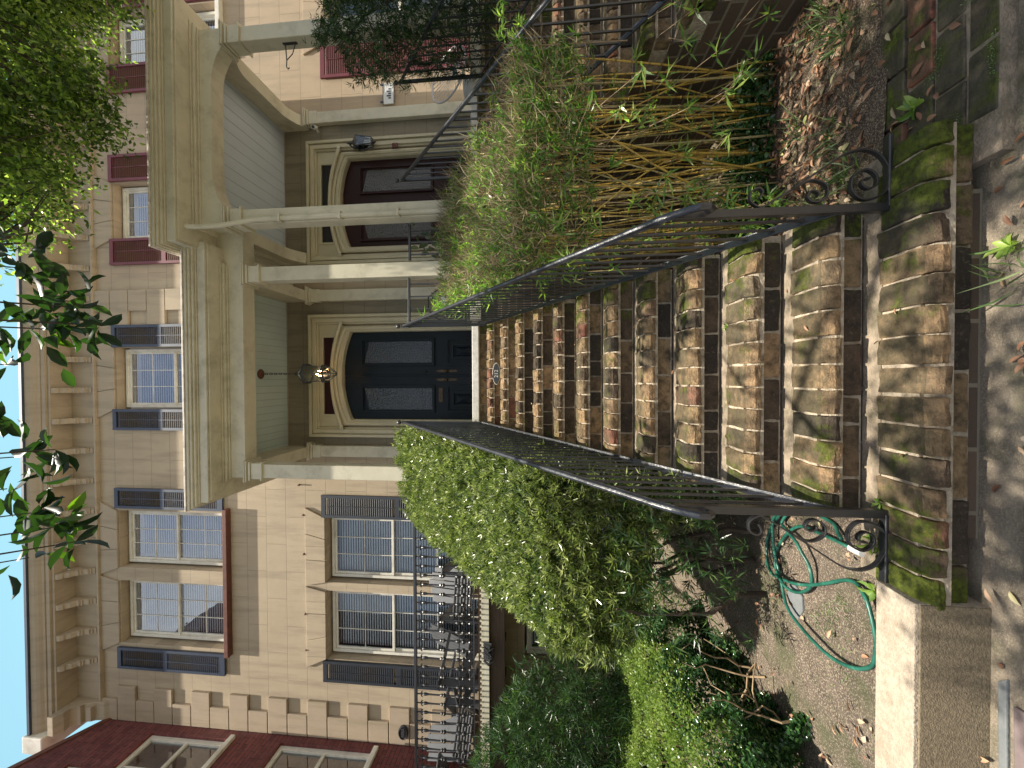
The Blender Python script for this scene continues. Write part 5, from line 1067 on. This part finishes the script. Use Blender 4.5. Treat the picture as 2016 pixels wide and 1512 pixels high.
MB().tube([(-.787, 1.90, .22), (-.785, 1.87, .222), (-.783, 1.83, .222)], .015, 10).build('fitting', 'camwhite', t); 
# stepping stones beside the hose
for i, (x, y, r_) in enumerate(((-1.28, 2.33, .075),)):
    P = [(x+r_*cos(a)*random.uniform(.8, 1.1)*1.3, y+r_*sin(a)*random.uniform(.8, 1.1)) for a in [2*pi*k/7 for k in range(7)]]
    tag(MB().prism(P, 'Z', .18, .204).build('garden_stone', 'purple' if i == 1 else 'slate', bevel=.006), ['flat grey stone under the hose loop', 'small purplish stone inside the hose loop', 'small grey stone nearest the kerb, left of the hose'][i], 'stone')
# ------------------------------------------------------------------ trees overhead
def canopy(t, blobs, n, mat, Lf, Wf, limbs, T=KITE, per=9, gaps=True):
    C_ = []
    for b in blobs:
        m_ = int(b[6]/per*1.7); d_ = rdir(m_)*(RNG.random((m_, 1))**.45); p = np.array(b[:3])+d_*np.array(b[3:6])
        g = np.sin(p[:, 0]*3.1+p[:, 2]*2)+np.sin(p[:, 1]*3.7-p[:, 0]*1.3)+np.sin(p[:, 2]*4.3+p[:, 1]*2.1); C_.append(p[g > (b[7] if len(b) > 7 else -.25)])
    C_ = np.concatenate(C_); m_ = len(C_)
    ax = unit(RNG.normal(size=(m_, 3))*[1, 1, .5]+[-.2, .3, -.25]); s_ = np.linspace(0, 1, per)[None, :, None]*.26
    P = (C_[:, None]+ax[:, None]*s_).reshape(-1, 3); A = np.repeat(ax, per, 0); D = unit(A*.5+rdir(len(P))); leaves('crown', mat, P, D, RNG.uniform(.7, 1.2, len(P))*Lf, Wf, t, T=T, Nn=unit(RNG.normal(size=(len(P), 3))*.6+[0, 0, 1]))
    tw = MB(); 
    for pts, rs in limbs: tw.tube(pts, rs, 8)
    ends = [Vector(p) for pts, _ in limbs for p in pts[1:]]
    for c_ in C_[::9]:
        v = Vector(c_); e = min(ends, key=lambda q: (q-v).length)
        if (e-v).length < 2.2: mid = (e+v)/2+Vector((random.gauss(0, .08), random.gauss(0, .08), random.gauss(0, .08))); tw.tube([e, mid, v], [.016, .010, .003], 5)
    tag(tw.build('limbs', 'bark', t), kind='stuff')
t = thing('street_tree', (4.6, -1.4, 0), 'small-leaved street tree whose branches hang over the upper right of the porch', 'tree')
MB().tube([(4.6, -1.4, -.05), (4.55, -1.3, 1), (4.45, -1.2, 2.4), (4.3, -1.0, 3.8)], [.24, .19, .16, .14], 12).build('trunk', 'bark', t, smooth=True)
limbs = [([(4.3, -1.0, 3.8), (4.1, .2, 5.2), (3.8, 1.4, 6.3), (3.3, 2.5, 7.1), (2.9, 3.4, 7.5)], [.11, .09, .06, .035, .02]), ([(4.3, -1.0, 3.8), (3.2, -.6, 5.2), (1.9, -.1, 6.4), (.7, .3, 7.2), (-.2, .6, 7.5)], [.1, .08, .06, .035, .02]),
         ([(4.1, .2, 5.2), (3.4, 1.1, 6.2), (2.4, 1.9, 6.9), (1.7, 2.6, 7.2), (1.3, 3.2, 7.2)], [.07, .05, .035, .025, .012]), ([(4.1, .2, 5.2), (4.6, 1.6, 6.4), (4.5, 2.8, 7.0), (4.2, 3.6, 7.2)], [.07, .05, .03, .015])]
canopy(t, [(.6, .72, 5.0, 1.85, .85, .45, 19000, .3), (.9, 1.75, 5.6, 1.3, .5, .35, 3800, .3), (2.9, 1.0, 6.6, 1.7, 1.2, .8, 8500), (3.3, 3.1, 7.3, 1.7, .8, 1.15, 27000), (2.1, 3.3, 7.25, .85, .6, .8, 8000), (4.3, 3.5, 6.9, 1.0, .7, 1.0, 10000), (1.75, 3.2, 6.35, .4, .35, .35, 900), (2.7, 3.3, 6.15, .5, .3, .35, 1500), (1.3, 3.2, 7.3, .5, .4, .5, 1500)], 0, 'oak', .056, .028, limbs)
t = thing('broadleaf_tree', (-2.6, -2.6, 0), 'broad glossy leaves of a near tree hanging into the top of the view', 'tree')
MB().tube([(-2.6, -2.6, -.05), (-2.5, -2.5, 1.4), (-2.2, -2.2, 3.0)], [.16, .13, .1], 12).build('trunk', 'bark', t, smooth=True)
br = MB(); br.tube([(-2.2, -2.2, 3.0), (-1.3, -.8, 4.4), (-.6, .3, 4.9), (.0, 1.2, 4.95), (.4, 1.8, 4.75)], [.08, .05, .03, .015, .008], 8); br.tube([(-.6, .3, 4.9), (-.7, 1.1, 4.9), (-.75, 1.75, 4.55)], [.02, .012, .006], 6)
C_ = [(.42, 1.85, 4.42, 26, .2), (.40, 1.85, 4.2, 16, .12), (.28, 1.85, 4.3, 17, .12), (.3, 1.85, 4.06, 9, .07), (.09, 1.85, 4.56, 10, .06), (-.377, 1.85, 4.29, 7, .015), (-.22, 1.85, 4.62, 8, .06), (-.42, 1.85, 4.52, 11, .07), (-.6, 1.85, 4.6, 12, .08), (-.73, 1.85, 4.45, 12, .07), (-.8, 1.85, 4.27, 12, .06), (-.88, 1.85, 4.17, 5, .04), (-.98, 1.85, 4.47, 8, .06), (.62, 1.85, 4.5, 12, .12)]
P = []; D = []
for (x, y, z, n_, s_) in C_:
    br.tube([(x*.6-.0, y-.9, 5.0), (x, y-.2, z+.25), (x, y, z)], [.008, .005, .003], 5)
    for k in range(n_):
        q = Vector((random.gauss(0, 1), random.gauss(0, 1), random.gauss(0, .8))); P.append((x+q.x*s_*.6, y+q.y*s_*.6, z+q.z*s_*.6)); D.append((q.x+random.gauss(0, .8)-.2, q.y*.5+random.gauss(0, .5), q.z*.6-.5+random.gauss(0, .5)))
leaves('crown', 'mag', np.array(P), np.array(D), RNG.uniform(.11, .16, len(P)), RNG.uniform(.044, .060, len(P)), t, T=BROAD, smooth=True); br.build('limbs', 'bark', t)
